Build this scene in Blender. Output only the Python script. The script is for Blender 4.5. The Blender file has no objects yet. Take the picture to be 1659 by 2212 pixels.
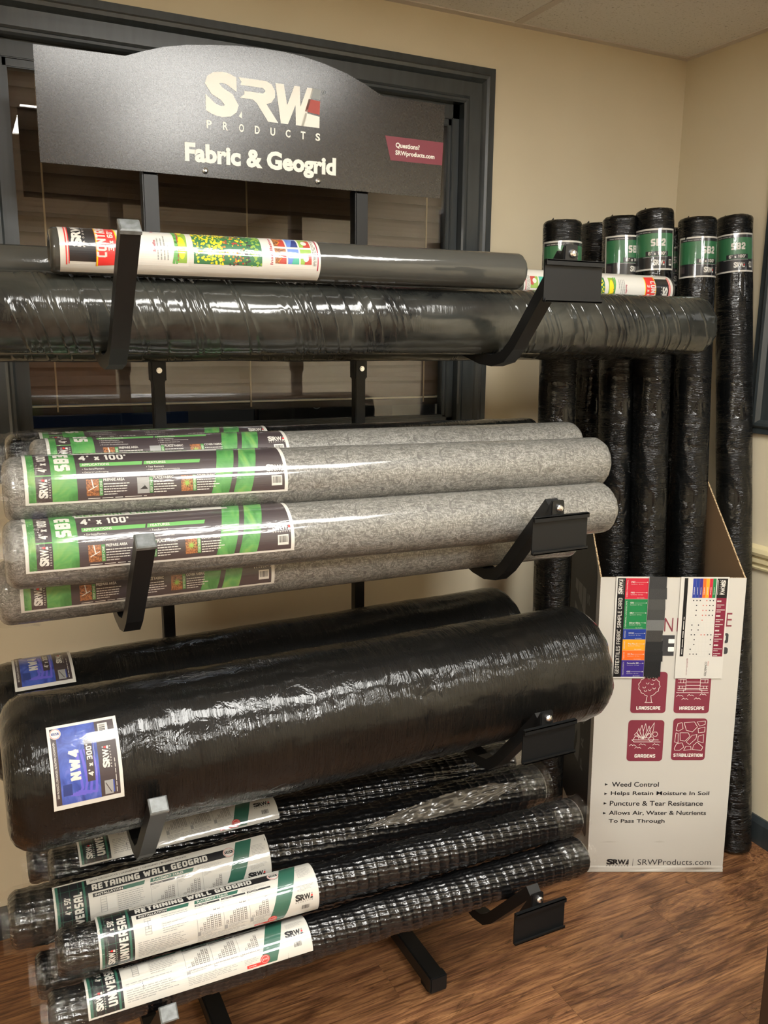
import bpy, bmesh, math, random
import numpy as np
from mathutils import Vector, Matrix, noise as mnoise
random.seed(7)
S = bpy.context.scene
COL = S.collection
PI = math.pi

# ---------------------------------------------------------------- camera
W, H, F = 1659, 2212, 1825.0
yaw, pitch, roll = map(math.radians, (26.33, 11.71, 0.53))
fwd = Vector((math.sin(yaw)*math.cos(pitch), math.cos(yaw)*math.cos(pitch), -math.sin(pitch)))
rt = Vector((math.cos(yaw), -math.sin(yaw), 0)); up = rt.cross(fwd)
rt2 = rt*math.cos(roll)+up*math.sin(roll); up2 = -rt*math.sin(roll)+up*math.cos(roll)
cam = bpy.data.objects.new('camera', bpy.data.cameras.new('camera')); COL.objects.link(cam)
cam.matrix_world = Matrix(((rt2.x, up2.x, -fwd.x, 0), (rt2.y, up2.y, -fwd.y, 0), (rt2.z, up2.z, -fwd.z, 1.55), (0, 0, 0, 1)))
cam.data.sensor_fit = 'VERTICAL'; cam.data.sensor_height = 32.0; cam.data.lens = F*32.0/H
cam.data.clip_start = 0.02
S.camera = cam

# ---------------------------------------------------------------- world, exposure
wd = bpy.data.worlds.new('world'); S.world = wd; wd.use_nodes = True
wd.node_tree.nodes['Background'].inputs[0].default_value = (.9, .95, 1, 1)
wd.node_tree.nodes['Background'].inputs[1].default_value = 0.02
S.view_settings.view_transform = 'Standard'; S.view_settings.look = 'None'
S.view_settings.exposure = 0.0; S.view_settings.gamma = 1.0; S.view_settings.use_curve_mapping = False
LIGHT_NEAR = 28.0      # emission of the 2x4 ceiling light beside the rack
LIGHT_FILL = 43.0       # two unseen lights added further back in the room for fill

WALL_Y, WALL_X, CEIL = 2.18, 2.13, 2.41

# ---------------------------------------------------------------- helpers
def hexc(h, k=1.0):
    h = h.lstrip('#'); o = []
    for i in (0, 2, 4):
        c = int(h[i:i+2], 16)/255
        o.append((c/12.92 if c <= .04045 else ((c+.055)/1.055)**2.4)*k)
    return tuple(o)+(1.0,)

def new_mat(name, base=(.5, .5, .5, 1), rough=.5, metal=0, coat=0, coat_rough=.05, spec=.5, emis=None, emis_s=0):
    m = bpy.data.materials.new(name); m.use_nodes = True
    b = m.node_tree.nodes['Principled BSDF']
    b.inputs['Base Color'].default_value = base; b.inputs['Roughness'].default_value = rough
    b.inputs['Metallic'].default_value = metal; b.inputs['Coat Weight'].default_value = coat
    b.inputs['Coat Roughness'].default_value = coat_rough; b.inputs['Specular IOR Level'].default_value = spec
    if emis: b.inputs['Emission Color'].default_value = emis; b.inputs['Emission Strength'].default_value = emis_s
    return m

class NT:
    def __init__(s, m): s.m = m; s.t = m.node_tree; s.b = s.t.nodes['Principled BSDF']
    def n(s, typ, **kw):
        o = s.t.nodes.new(typ)
        for k, v in kw.items():
            if k.startswith('i_'): o.inputs[k[2:].replace('_', ' ')].default_value = v
            else: setattr(o, k, v)
        return o
    def l(s, a, b): s.t.links.new(a, b)
    def coords(s, scale=(1, 1, 1), kind='Object', rot=(0, 0, 0)):
        tc = s.n('ShaderNodeTexCoord'); mp = s.n('ShaderNodeMapping')
        mp.inputs['Scale'].default_value = scale; mp.inputs['Rotation'].default_value = rot
        s.l(tc.outputs[kind], mp.inputs[0]); return mp.outputs[0]
    def noise(s, vec, scale=5, detail=3, dist=0, rough=.5):
        o = s.n('ShaderNodeTexNoise'); o.inputs['Scale'].default_value = scale; o.inputs['Detail'].default_value = detail
        o.inputs['Distortion'].default_value = dist; o.inputs['Roughness'].default_value = rough
        s.l(vec, o.inputs['Vector']); return o.outputs['Fac']
    def ramp(s, fac, stops):
        r = s.n('ShaderNodeValToRGB'); e = r.color_ramp.elements
        while len(e) < len(stops): e.new(.5)
        for x, (p, c) in zip(e, stops): x.position = p; x.color = c
        s.l(fac, r.inputs[0]); return r.outputs[0]
    def math(s, op, a, b=None, clamp=False):
        o = s.n('ShaderNodeMath', operation=op); o.use_clamp = clamp
        for i, v in enumerate((a, b)):
            if v is None: continue
            if isinstance(v, (int, float)): o.inputs[i].default_value = v
            else: s.l(v, o.inputs[i])
        return o.outputs[0]
    def bump(s, h, strength=.3, dist=.002, prev=None, to=('Normal',)):
        o = s.n('ShaderNodeBump'); o.inputs['Strength'].default_value = strength; o.inputs['Distance'].default_value = dist
        s.l(h, o.inputs['Height'])
        if prev is not None: s.l(prev, o.inputs['Normal'])
        for t in to: s.l(o.outputs[0], s.b.inputs[t])
        return o.outputs[0]

def wrinkles(nt, amt=.5, fx=90, fa=10, dist=.0015, seed=0.0, mask=(.35, .6), diag=0, cw=.30):
    """stretch film creases: fine streaks that run round the roll, patchy"""
    v = nt.coords((fx, fa, fa)); a = nt.noise(v, 1, 4, 1.2, .6)
    v2 = nt.coords((7, 11, 11)); k = nt.noise(v2, 1, 2, .5)
    mk = nt.ramp(k, [(mask[0], (.06, .06, .06, 1)), (mask[1], (1, 1, 1, 1))])
    v3 = nt.coords((34, 26, 26)); c = nt.noise(v3, 1, 3, 2.0)
    r = nt.math('ABSOLUTE', nt.math('SUBTRACT', a, .5))
    sharp = nt.math('MULTIPLY', nt.math('POWER', nt.math('SUBTRACT', 1.0, nt.math('MINIMUM', nt.math('MULTIPLY', r, 6.0), 1.0)), 2.0), .35)
    h = nt.math('MULTIPLY', nt.math('ADD', nt.math('MULTIPLY', r, 2.0), sharp), mk)
    h2 = nt.math('ADD', h, nt.math('MULTIPLY', c, cw))
    if diag:
        mp0 = nt.n('ShaderNodeMapping'); mp0.inputs['Scale'].default_value = (26, 2.2, 2.2); nt.l(nt.coords((1, 1, 1), rot=(0, .38, 0)), mp0.inputs[0])
        e = nt.noise(mp0.outputs[0], 1.0, 2, .25, .5)
        e = nt.math('POWER', nt.math('SUBTRACT', 1.0, nt.math('MINIMUM', nt.math('MULTIPLY', nt.math('ABSOLUTE', nt.math('SUBTRACT', e, .5)), 14.0), 1.0)), 2.0)
        v5 = nt.coords((2.2, 3, 3)); g = nt.ramp(nt.noise(v5, 1, 1, 0), [(.42, (0, 0, 0, 1)), (.56, (1, 1, 1, 1))])
        h2 = nt.math('ADD', h2, nt.math('MULTIPLY', nt.math('MULTIPLY', e, g), diag))
    return nt.bump(h2, amt, dist, to=('Coat Normal',))

def film_mat(name, base, rough=.35, amt=.5, fx=90, fa=10, dist=.0015, coat_rough=.08, mask=(.35, .6), cloudy=None, base_bump=False, diag=0, cw=.30):
    m = new_mat(name, base, rough, coat=1, coat_rough=coat_rough, spec=.08)
    nt = NT(m); o = wrinkles(nt, amt, fx, fa, dist, mask=mask, diag=diag, cw=cw)
    if base_bump: nt.l(o, nt.b.inputs['Normal'])
    if cloudy:
        f = nt.noise(nt.coords((5, 9, 9)), 1, 4, 1.0, .6)
        nt.l(nt.ramp(f, [(.35, base), (.72, cloudy)]), nt.b.inputs['Base Color'])
    return m

def link(o, parent=None):
    COL.objects.link(o)
    if parent is not None: o.parent = parent
    return o

def mesh_obj(name, verts, faces, mats, parent=None, smooth=False, midx=None):
    me = bpy.data.meshes.new(name); me.from_pydata([tuple(v) for v in verts], [], faces)
    if not isinstance(mats, (list, tuple)): mats = [mats]
    for m in mats: me.materials.append(m)
    if midx is not None: me.polygons.foreach_set('material_index', midx)
    if smooth: me.polygons.foreach_set('use_smooth', [True]*len(me.polygons))
    me.update()
    return link(bpy.data.objects.new(name, me), parent)

def thing(name, label, cat, loc=(0, 0, 0), group=None):
    o = bpy.data.objects.new(name, None); o.empty_display_size = .05; COL.objects.link(o)
    o.location = loc; o['label'] = label; o['category'] = cat
    if group: o['group'] = group
    return o
def tag(o, label, cat, group=None):
    o['label'] = label; o['category'] = cat
    if group: o['group'] = group
    return o
def struct(o): o['kind'] = 'structure'; return o

class MB:
    """collects boxes, prisms and tubes into one mesh"""
    def __init__(s): s.v = []; s.f = []; s.m = []
    def add(s, v, f, m=0):
        k = len(s.v); s.v += [tuple(x) for x in v]; s.f += [tuple(i+k for i in q) for q in f]; s.m += [m]*len(f); return s
    def box(s, a, b, m=0, bev=0):
        x0, y0, z0 = a; x1, y1, z1 = b
        if bev <= 0:
            v = [(x0, y0, z0), (x1, y0, z0), (x1, y1, z0), (x0, y1, z0), (x0, y0, z1), (x1, y0, z1), (x1, y1, z1), (x0, y1, z1)]
            return s.add(v, [(0, 3, 2, 1), (4, 5, 6, 7), (0, 1, 5, 4), (1, 2, 6, 5), (2, 3, 7, 6), (3, 0, 4, 7)], m)
        bm = bmesh.new(); bmesh.ops.create_cube(bm, size=1)
        for q in bm.verts: q.co = Vector(((q.co.x+.5)*(x1-x0)+x0, (q.co.y+.5)*(y1-y0)+y0, (q.co.z+.5)*(z1-z0)+z0))
        bmesh.ops.bevel(bm, geom=bm.edges[:], offset=bev, segments=2, affect='EDGES')
        s.add([q.co for q in bm.verts], [[l.index for l in f.verts] for f in bm.faces], m); bm.free(); return s
    def prism(s, pts, axis, a, b, m=0):
        """pts 2D polygon CCW extruded along axis from a to b; other two axes in order"""
        def mk(p, t):
            if axis == 'y': return (p[0], t, p[1])
            if axis == 'x': return (t, p[0], p[1])
            return (p[0], p[1], t)
        n = len(pts); v = [mk(p, a) for p in pts]+[mk(p, b) for p in pts]
        f = [tuple(range(n)), tuple(range(2*n-1, n-1, -1))]+[(i, i+n, (i+1) % n+n, (i+1) % n) for i in range(n)]
        return s.add(v, f, m)
    def sweep(s, path, prof, side, m=0, closed=True):
        """sweep a 2D profile (a along side vector, b along path normal) on a 3D polyline"""
        side = Vector(side); P = [Vector(p) for p in path]; n = len(prof); base = []
        for i, p in enumerate(P):
            t0 = (P[i]-P[i-1]).normalized() if i > 0 else None
            t1 = (P[i+1]-P[i]).normalized() if i < len(P)-1 else None
            t = (t0+t1).normalized() if t0 and t1 else (t0 or t1)
            nn = t.cross(side).normalized(); k = 1/max(.4, t.dot(t0 or t1))
            base += [p+side*a+nn*b*k for a, b in prof]
        f = []
        for i in range(len(P)-1):
            for j in range(n): f.append((i*n+j, i*n+(j+1) % n, (i+1)*n+(j+1) % n, (i+1)*n+j))
        f.append(tuple(range(n-1, -1, -1))); f.append(tuple((len(P)-1)*n+j for j in range(n)))
        return s.add(base, f, m)
    def tube(s, p0, p1, r, seg=12, m=0, r1=None):
        p0 = Vector(p0); p1 = Vector(p1); d = (p1-p0).normalized(); a = d.orthogonal().normalized(); b = d.cross(a); r1 = r if r1 is None else r1
        v = [p0+(a*math.cos(t)+b*math.sin(t))*r for t in [2*PI*i/seg for i in range(seg)]]+[p1+(a*math.cos(t)+b*math.sin(t))*r1 for t in [2*PI*i/seg for i in range(seg)]]
        f = [(i, (i+1) % seg, (i+1) % seg+seg, i+seg) for i in range(seg)]+[tuple(range(seg-1, -1, -1)), tuple(range(seg, 2*seg))]
        return s.add(v, f, m)
    def build(s, name, mats, parent=None, smooth=False):
        o = mesh_obj(name, s.v, s.f, mats, parent, smooth, s.m)
        bm = bmesh.new(); bm.from_mesh(o.data); bmesh.ops.recalc_face_normals(bm, faces=bm.faces[:]); bm.to_mesh(o.data); bm.free()
        return o

# ---- flat print: text, rectangles, lines collected in label coordinates (u right, v up, metres)
_tc = {}
def text_geo(s, bold):
    key = (s, bold)
    if key not in _tc:
        c = bpy.data.curves.new('t', 'FONT'); c.body = s; c.size = 1; c.offset = bold; c.resolution_u = 3; c.fill_mode = 'FRONT'
        o = bpy.data.objects.new('t', c); me = bpy.data.meshes.new_from_object(o)
        v = np.array([q.co[:2] for q in me.vertices]) if len(me.vertices) else np.zeros((1, 2))
        f = [tuple(p.vertices) for p in me.polygons]
        v = v-v.min(0); d = v.max(0); d[d < 1e-6] = 1; v = v/d
        _tc[key] = (v, f, d)
        bpy.data.objects.remove(o); bpy.data.curves.remove(c); bpy.data.meshes.remove(me)
    return _tc[key]

c_ = .16
_O = [(c_, 0), (1-c_, 0), (1, c_), (1, 1-c_), (1-c_, 1), (c_, 1), (0, 1-c_), (0, c_), (c_, 0)]
GLYPH = {'A': (.68, [[(0, 0), (0, 1-c_), (c_, 1), (1-c_, 1), (1, 1-c_), (1, 0)], [(0, .42), (1, .42)]]), 'B': (.68, [[(0, 0), (0, 1), (.86, 1), (1, .88), (1, .64), (.86, .52), (0, .52)], [(.86, .52), (1, .40), (1, .12), (.86, 0), (0, 0)]]),
 'C': (.64, [[(1, 1), (c_, 1), (0, 1-c_), (0, c_), (c_, 0), (1, 0)]]), 'D': (.68, [[(0, 0), (0, 1), (1-c_, 1), (1, 1-c_), (1, c_), (1-c_, 0), (0, 0)]]), 'E': (.60, [[(1, 1), (0, 1), (0, 0), (1, 0)], [(0, .5), (.85, .5)]]),
 'F': (.58, [[(1, 1), (0, 1), (0, 0)], [(0, .5), (.85, .5)]]), 'G': (.68, [[(1, 1), (c_, 1), (0, 1-c_), (0, c_), (c_, 0), (1, 0), (1, .45), (.62, .45)]]), 'H': (.68, [[(0, 0), (0, 1)], [(1, 0), (1, 1)], [(0, .5), (1, .5)]]),
 'I': (.22, [[(.5, 0), (.5, 1)]]), 'L': (.58, [[(0, 1), (0, 0), (1, 0)]]), 'M': (.86, [[(0, 0), (0, 1), (.5, .3), (1, 1), (1, 0)]]), 'N': (.70, [[(0, 0), (0, 1), (1, 0), (1, 1)]]), 'O': (.68, [_O]),
 'P': (.66, [[(0, 0), (0, 1), (1-c_, 1), (1, 1-c_), (1, .55), (1-c_, .42), (0, .42)]]), 'R': (.68, [[(0, 0), (0, 1), (1-c_, 1), (1, 1-c_), (1, .56), (1-c_, .42), (0, .42)], [(.45, .42), (1, 0)]]),
 'S': (.66, [[(1, 1), (c_, 1), (0, 1-c_), (0, .62), (c_, .51), (1-c_, .49), (1, .38), (1, c_), (1-c_, 0), (0, 0)]]), 'T': (.64, [[(0, 1), (1, 1)], [(.5, 1), (.5, 0)]]),
 'U': (.68, [[(0, 1), (0, c_), (c_, 0), (1-c_, 0), (1, c_), (1, 1)]]), 'V': (.72, [[(0, 1), (.5, 0), (1, 1)]]), 'W': (.98, [[(0, 1), (.24, 0), (.5, .8), (.76, 0), (1, 1)]]), 'X': (.70, [[(0, 0), (1, 1)], [(0, 1), (1, 0)]]), 'Z': (.64, [[(0, 1), (1, 1), (0, 0), (1, 0)]]),
 'x': (.50, [[(0, 0), (1, .62)], [(0, .62), (1, 0)]]), "'": (.20, [[(.5, 1), (.5, .78)]]), '0': (.62, [_O]), '1': (.34, [[(0, .82), (.7, 1), (.7, 0)]]), '3': (.62, [[(0, 1), (1-c_, 1), (1, 1-c_), (1, .62), (1-c_, .5), (1, .38), (1, c_), (1-c_, 0), (0, 0)], [(.25, .5), (1-c_, .5)]]),
 '2': (.64, [[(0, .78), (0, 1-c_), (c_, 1), (1-c_, 1), (1, 1-c_), (1, .6), (0, .18), (0, 0), (1, 0)]]), '4': (.68, [[(.78, 0), (.78, 1), (0, .28), (1, .28)]]), '5': (.62, [[(1, 1), (0, 1), (0, .55), (1-c_, .55), (1, .42), (1, c_), (1-c_, 0), (0, 0)]]),
 '6': (.62, [[(1, 1), (c_, 1), (0, 1-c_), (0, c_), (c_, 0), (1-c_, 0), (1, c_), (1, .42), (1-c_, .55), (0, .55)]])}

class Print:
    def __init__(s, mats): s.mats = mats; s.names = list(mats.keys()); s.items = []
    def poly(s, pts, mat, layer=1): s.items.append((np.array(pts, float), [tuple(range(len(pts)))], mat, layer)); return s
    def rect(s, u0, v0, u1, v1, mat, layer=1): return s.poly([(u0, v0), (u1, v0), (u1, v1), (u0, v1)], mat, layer)
    def rrect(s, u0, v0, u1, v1, r, mat, layer=1):
        pts = []
        for cx, cy, a in ((u1-r, v0+r, -90), (u1-r, v1-r, 0), (u0+r, v1-r, 90), (u0+r, v0+r, 180)):
            for k in range(5): t = math.radians(a+22.5*k); pts.append((cx+r*math.cos(t), cy+r*math.sin(t)))
        return s.poly(pts, mat, layer)
    def disc(s, u, v, r, mat, layer=1, n=20, ry=None):
        ry = ry or r
        return s.poly([(u+r*math.cos(2*PI*i/n), v+ry*math.sin(2*PI*i/n)) for i in range(n)], mat, layer)
    def line(s, pts, w, mat, layer=2, closed=False):
        P = [np.array(p, float) for p in pts]
        if closed: P.append(P[0])
        for a, b in zip(P, P[1:]):
            d = b-a; L = np.hypot(*d)
            if L < 1e-6: continue
            d /= L; n = np.array([-d[1], d[0]])*w/2; e = d*w*.35
            s.poly([a-n-e, b-n+e, b+n+e, a+n-e], mat, layer)
        return s
    def text(s, t, u, v, w, h, mat, layer=2, rot=0, bold=.02):
        g, f, d = text_geo(t, bold)
        if rot == 0: q = g*np.array([w, h])
        elif rot == 90: q = np.stack([(1-g[:, 1])*w, g[:, 0]*h], 1)
        else: q = np.stack([g[:, 1]*w, (1-g[:, 0])*h], 1)
        s.items.append((q+np.array([u, v]), f, mat, layer)); return s
    def block(s, t, u, v, w, h, mat, layer=2, rot=0, th=.2):
        """squared display capitals drawn as strokes; th is the stroke as a share of the height"""
        x = 0.0; k = len(s.items); T = th
        for ch in t:
            if ch == ' ': x += .38; continue
            wd, strokes = GLYPH[ch]
            for st in strokes: s.line([(x+T/2+px*(wd-T), T/2+py*(1-T)) for px, py in st], T, mat, layer)
            x += wd+.12
        W_ = x-.12
        if rot == 0: fn = lambda q: np.stack([u+q[:, 0]/W_*w, v+q[:, 1]*h], 1)
        elif rot == 90: fn = lambda q: np.stack([u+(1-q[:, 1])*w, v+q[:, 0]/W_*h], 1)
        else: fn = lambda q: np.stack([u+q[:, 1]*w, v+(1-q[:, 0]/W_)*h], 1)
        s.xf(fn, k); return s
    def xf(s, fn, start):
        for i in range(start, len(s.items)):
            q, f, m, l = s.items[i]; s.items[i] = (fn(q), f, m, l)
    def logo(s, u, v, w, h, c, c1, c2, layer=3, rot=0, sub=True):
        """the maker's mark: S R W, three stones, PRODUCTS underneath"""
        k = len(s.items); b = .24 if sub else 0
        s.text('S', 0, b-.012, .30, 1.024-b, c, layer, bold=.05)
        s.text('R', .285, b, .265, (1-b)*.94, c, layer, bold=.045)
        s.text('W', .50, b, .37, (1-b)*.90, c, layer, bold=.045)
        hh = 1-b
        s.poly([(.925, b+hh*.68), (1, b+hh*.66), (1, b+hh*.90), (.945, b+hh*.91)], c1, layer)
        s.poly([(.885, b+hh*.34), (1, b+hh*.30), (1, b+hh*.61), (.915, b+hh*.63)], c2, layer)
        s.poly([(.84, b), (1, b), (1, b+hh*.25), (.88, b+hh*.29)], c, layer)
        if sub:
            for i, ch in enumerate('PRODUCTS'): s.text(ch, .0+i*.133, 0, .06, .15, c, layer, bold=.02)
        if rot == 0: s.xf(lambda q: q*np.array([w, h])+np.array([u, v]), k)
        elif rot == 90: s.xf(lambda q: np.stack([u+(1-q[:, 1])*w, v+q[:, 0]*h], 1), k)
        elif rot == -90: s.xf(lambda q: np.stack([u+q[:, 1]*w, v+(1-q[:, 0])*h], 1), k)
        return s
    def barcode(s, u, v, w, h, white, black, layer=2, rot=0):
        s.rect(u, v, u+w, v+h, white, layer); R = random.Random(3)
        if rot: p = v+h*.1
        else: p = u+w*.1
        end = (v+h*.9) if rot else (u+w*.9); unit = (h if rot else w)/60
        while p < end:
            k = R.choice((1, 1, 2, 3))*unit
            if rot: s.rect(u+w*.12, p, u+w*.75, min(p+k, end), black, layer+1)
            else: s.rect(p, v+h*.25, min(p+k, end), v+h*.88, black, layer+1)
            p += k+R.choice((1, 1, 2))*unit
        return s
    def greek(s, u, v, w, h, rows, mat, layer=2, seed=1, fill=.42, rot=0):
        """lines of print too small to read, as word-length dashes"""
        R = random.Random(seed); n = rows
        for i in range(n):
            L = R.uniform(.75, 1) if i < n-1 else .5
            p = 0.0
            while p < L:
                k = min(R.uniform(.05, .16), L-p)
                if rot: s.rect(u+w*(i+.2)/n, v+h*p, u+w*(i+.2+fill)/n, v+h*(p+k), mat, layer)
                else: s.rect(u+w*p, v+h*(1-(i+.8)/n), u+w*(p+k), v+h*(1-(i+.8-fill)/n), mat, layer)
                p += k+.018
        return s
    def build(s, name, mapf, parent=None, cut=None, axis=1):
        v, f, m = [], [], []
        for q, fs, mat, layer in s.items:
            k = len(v); v += [(a, b, layer) for a, b in q]; f += [tuple(i+k for i in x) for x in fs]; m += [s.names.index(mat)]*len(fs)
        me = bpy.data.meshes.new(name); me.from_pydata(v, [], f)
        me.polygons.foreach_set('material_index', m)
        if cut:
            bm = bmesh.new(); bm.from_mesh(me)
            lo = min(a[axis] for a in v); hi = max(a[axis] for a in v); t = lo+cut
            no = (0, 1, 0) if axis == 1 else (1, 0, 0)
            while t < hi:
                g = [x for x in bm.faces if min(w.co[axis] for w in x.verts) < t-1e-6 and max(w.co[axis] for w in x.verts) > t+1e-6]
                if g:
                    ed = list({e for x in g for e in x.edges}); vt = list({w for x in g for w in x.verts})
                    bmesh.ops.bisect_plane(bm, geom=g+ed+vt, dist=1e-7, plane_co=(t if axis == 0 else 0, t if axis == 1 else 0, 0), plane_no=no)
                t += cut
            bm.to_mesh(me); bm.free()
        co = np.zeros(len(me.vertices)*3); me.vertices.foreach_get('co', co); co = co.reshape(-1, 3)
        out = mapf(co[:, 0], co[:, 1], co[:, 2]); me.vertices.foreach_set('co', np.ascontiguousarray(out).ravel())
        for n in s.names: me.materials.append(s.mats[n])
        me.update()
        return link(bpy.data.objects.new(name, me), parent)

# ---------------------------------------------------------------- materials
M = {}
M['wall'] = new_mat('beige_wall_paint', hexc('#d0c4aa'), .75)
nt = NT(M['wall']); nt.bump(nt.noise(nt.coords((1, 1, 1)), 220, 3), .12, .001)
nt.l(nt.ramp(nt.noise(nt.coords(), 2.5, 3), [(.3, hexc('#cdc1a6')), (.7, hexc('#d4c9af'))]), nt.b.inputs['Base Color'])
M['ceil'] = new_mat('ceiling_tile', hexc('#c4c2b6'), .9)
nt = NT(M['ceil']); q = nt.noise(nt.coords(), 150, 4, 0, .7)
nt.l(nt.ramp(q, [(.33, hexc('#a9a79e')), (.42, hexc('#dcdbd5')), (.7, hexc('#dfdeda'))]), nt.b.inputs['Base Color']); nt.bump(q, .35, .002)
M['tbar'] = new_mat('ceiling_grid_paint', hexc('#c9c2ba'), .55)
M['trim'] = new_mat('slate_trim_paint', hexc('#3f474b'), .38, coat=.25, coat_rough=.25)
nt = NT(M['trim']); q = nt.noise(nt.coords((60, 60, 8)), 1, 3, .3)
q2 = nt.noise(nt.coords((8, 60, 60)), 1, 3, .3); nt.bump(nt.math('ADD', q, q2), .25, .001)
nt.l(nt.ramp(q, [(.3, hexc('#2a2f31')), (.7, hexc('#343a3c'))]), nt.b.inputs['Base Color'])
M['cream_trim'] = new_mat('cream_trim_paint', hexc('#d8caa0'), .35, coat=.3, coat_rough=.2)
M['black_metal'] = new_mat('black_powder_coat', hexc('#101112'), .42, metal=0, spec=.4)
nt = NT(M['black_metal']); nt.bump(nt.noise(nt.coords(), 700, 2), .08, .0005)
M['plate'] = new_mat('black_plate', hexc('#0e0f10'), .5, spec=.3)
M['cap'] = new_mat('grey_plastic_cap', hexc('#5a5f5d'), .4)
nt = NT(M['cap']); nt.l(nt.ramp(nt.noise(nt.coords(), 90, 3), [(.35, hexc('#565a58')), (.7, hexc('#74787a'))]), nt.b.inputs['Base Color'])
M['screw'] = new_mat('zinc_screw', (.75, .76, .78, 1), .22, metal=1)
M['sign'] = new_mat('sign_charcoal', hexc('#3b3a3a'), .21, coat=.0, spec=.7)
nt = NT(M['sign']); q = nt.noise(nt.coords((1, 1, 1)), 320, 3, 0, .7); nt.bump(q, .10, .0006)
nt.l(nt.ramp(q, [(.35, hexc('#201f1f')), (.65, hexc('#2e2c2c'))]), nt.b.inputs['Base Color'])
M['ink_white'] = new_mat('white_ink', hexc('#f2f0e6'), .35)
M['ink_grey'] = new_mat('grey_ink', hexc('#9aa0a2'), .5)
M['ink_red'] = new_mat('brick_red_ink', hexc('#b3493f'), .5)
M['ink_maroon'] = new_mat('maroon_ink', hexc('#7f3341'), .5)
M['ink_black'] = new_mat('black_ink', hexc('#16161a'), .5)
M['card'] = new_mat('white_cardboard', hexc('#c3bfb6'), .6)
nt = NT(M['card']); nt.bump(nt.noise(nt.coords((3, 3, 90)), 1, 2), .05, .001)
M['kraft'] = new_mat('kraft_cardboard', hexc('#7f6549'), .8)
M['flute'] = new_mat('corrugated_edge', hexc('#b39a76'), .85)
nt = NT(M['flute']); nt.l(nt.ramp(nt.noise(nt.coords(), 260, 2), [(.4, hexc('#6d5638')), (.55, hexc('#c2a883'))]), nt.b.inputs['Base Color'])
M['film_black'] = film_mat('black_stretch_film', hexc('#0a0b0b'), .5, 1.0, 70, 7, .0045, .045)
M['film_stand'] = film_mat('shiny_black_film', hexc('#070808'), .5, 1.0, 52, 6, .017, .04, mask=(.38, .54), cw=.04)
M['film_big'] = film_mat('dusty_black_film', hexc('#141514'), .5, .55, 60, 6, .0016, .13, cloudy=hexc('#383934'), diag=2.2)
M['film_nw'] = film_mat('thick_black_film', hexc('#0b0b0a'), .5, .9, 85, 5, .0042, .05, cloudy=hexc('#0f0e0c'))
M['fab_dark'] = film_mat('wrapped_dark_grey_fabric', hexc('#3c3c38'), .5, .35, 8, 50, .0015, .1)
M['core'] = new_mat('cardboard_core', hexc('#8a6d49'), .85)
m = new_mat('spunbond_grey_fabric', hexc('#7c7d76'), .55, coat=.75, coat_rough=.1); M['fab_grey'] = m
nt = NT(m)
w1 = nt.noise(nt.coords((18, 64, 64), rot=(0, 0, .35)), 1, 5, 3.0, .66); w2 = nt.noise(nt.coords((44, 34, 34)), 1, 5, 3.0, .68)
d = nt.math('ADD', nt.math('ABSOLUTE', nt.math('SUBTRACT', w1, .5)), nt.math('ABSOLUTE', nt.math('SUBTRACT', w2, .5)))
nt.l(nt.ramp(d, [(.0, hexc('#a19f99')), (.05, hexc('#74726c')), (.14, hexc('#5c5a55')), (.32, hexc('#464440'))]), nt.b.inputs['Base Color'])
nt.bump(nt.noise(nt.coords((14, 45, 45)), 1, 3, 1), .25, .001, to=('Coat Normal',))
M['geogrid'] = new_mat('black_geogrid', hexc('#0c0c0d'), .4, coat=1, coat_rough=.09, spec=.2)
nt = NT(M['geogrid']); nt.bump(nt.noise(nt.coords((60, 35, 35)), 1, 3, 1.5), .6, .003, to=('Coat Normal',))
for k_ in ('film_nw', 'film_stand'): M[k_].node_tree.nodes['Principled BSDF'].inputs['Coat Weight'].default_value = .72
# clear film
m = bpy.data.materials.new('clear_film'); m.use_nodes = True; t = m.node_tree; nt = NT(m); t.nodes.remove(nt.b)
out = t.nodes['Material Output']; tr = nt.n('ShaderNodeBsdfTransparent'); gl = nt.n('ShaderNodeBsdfGlossy'); gl.inputs['Roughness'].default_value = .03
gl.inputs['Color'].default_value = (.95, .95, .92, 1)
df = nt.n('ShaderNodeBsdfDiffuse'); df.inputs['Color'].default_value = (.55, .53, .5, 1)
lw = nt.n('ShaderNodeLayerWeight'); lw.inputs['Blend'].default_value = .35
v = nt.coords((60, 30, 30)); a = nt.noise(v, 1, 4, 2.2, .6); v2 = nt.coords((25, 60, 60)); c = nt.noise(v2, 1, 3, 1.5)
bp = nt.n('ShaderNodeBump'); bp.inputs['Strength'].default_value = 1; bp.inputs['Distance'].default_value = .0035
nt.l(nt.math('ADD', nt.math('ABSOLUTE', nt.math('SUBTRACT', a, .5)), nt.math('MULTIPLY', nt.math('ABSOLUTE', nt.math('SUBTRACT', c, .5)), .8)), bp.inputs['Height'])
nt.l(bp.outputs[0], gl.inputs['Normal'])
fac = nt.math('ADD', nt.math('MULTIPLY', lw.outputs['Facing'], .09), .035)
mx = nt.n('ShaderNodeMixShader'); nt.l(fac, mx.inputs[0]); nt.l(tr.outputs[0], mx.inputs[1]); nt.l(gl.outputs[0], mx.inputs[2])
mx2 = nt.n('ShaderNodeMixShader'); mx2.inputs[0].default_value = .003; nt.l(mx.outputs[0], mx2.inputs[1]); nt.l(df.outputs[0], mx2.inputs[2])
nt.l(mx2.outputs[0], out.inputs[0]); M['clear'] = m
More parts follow.
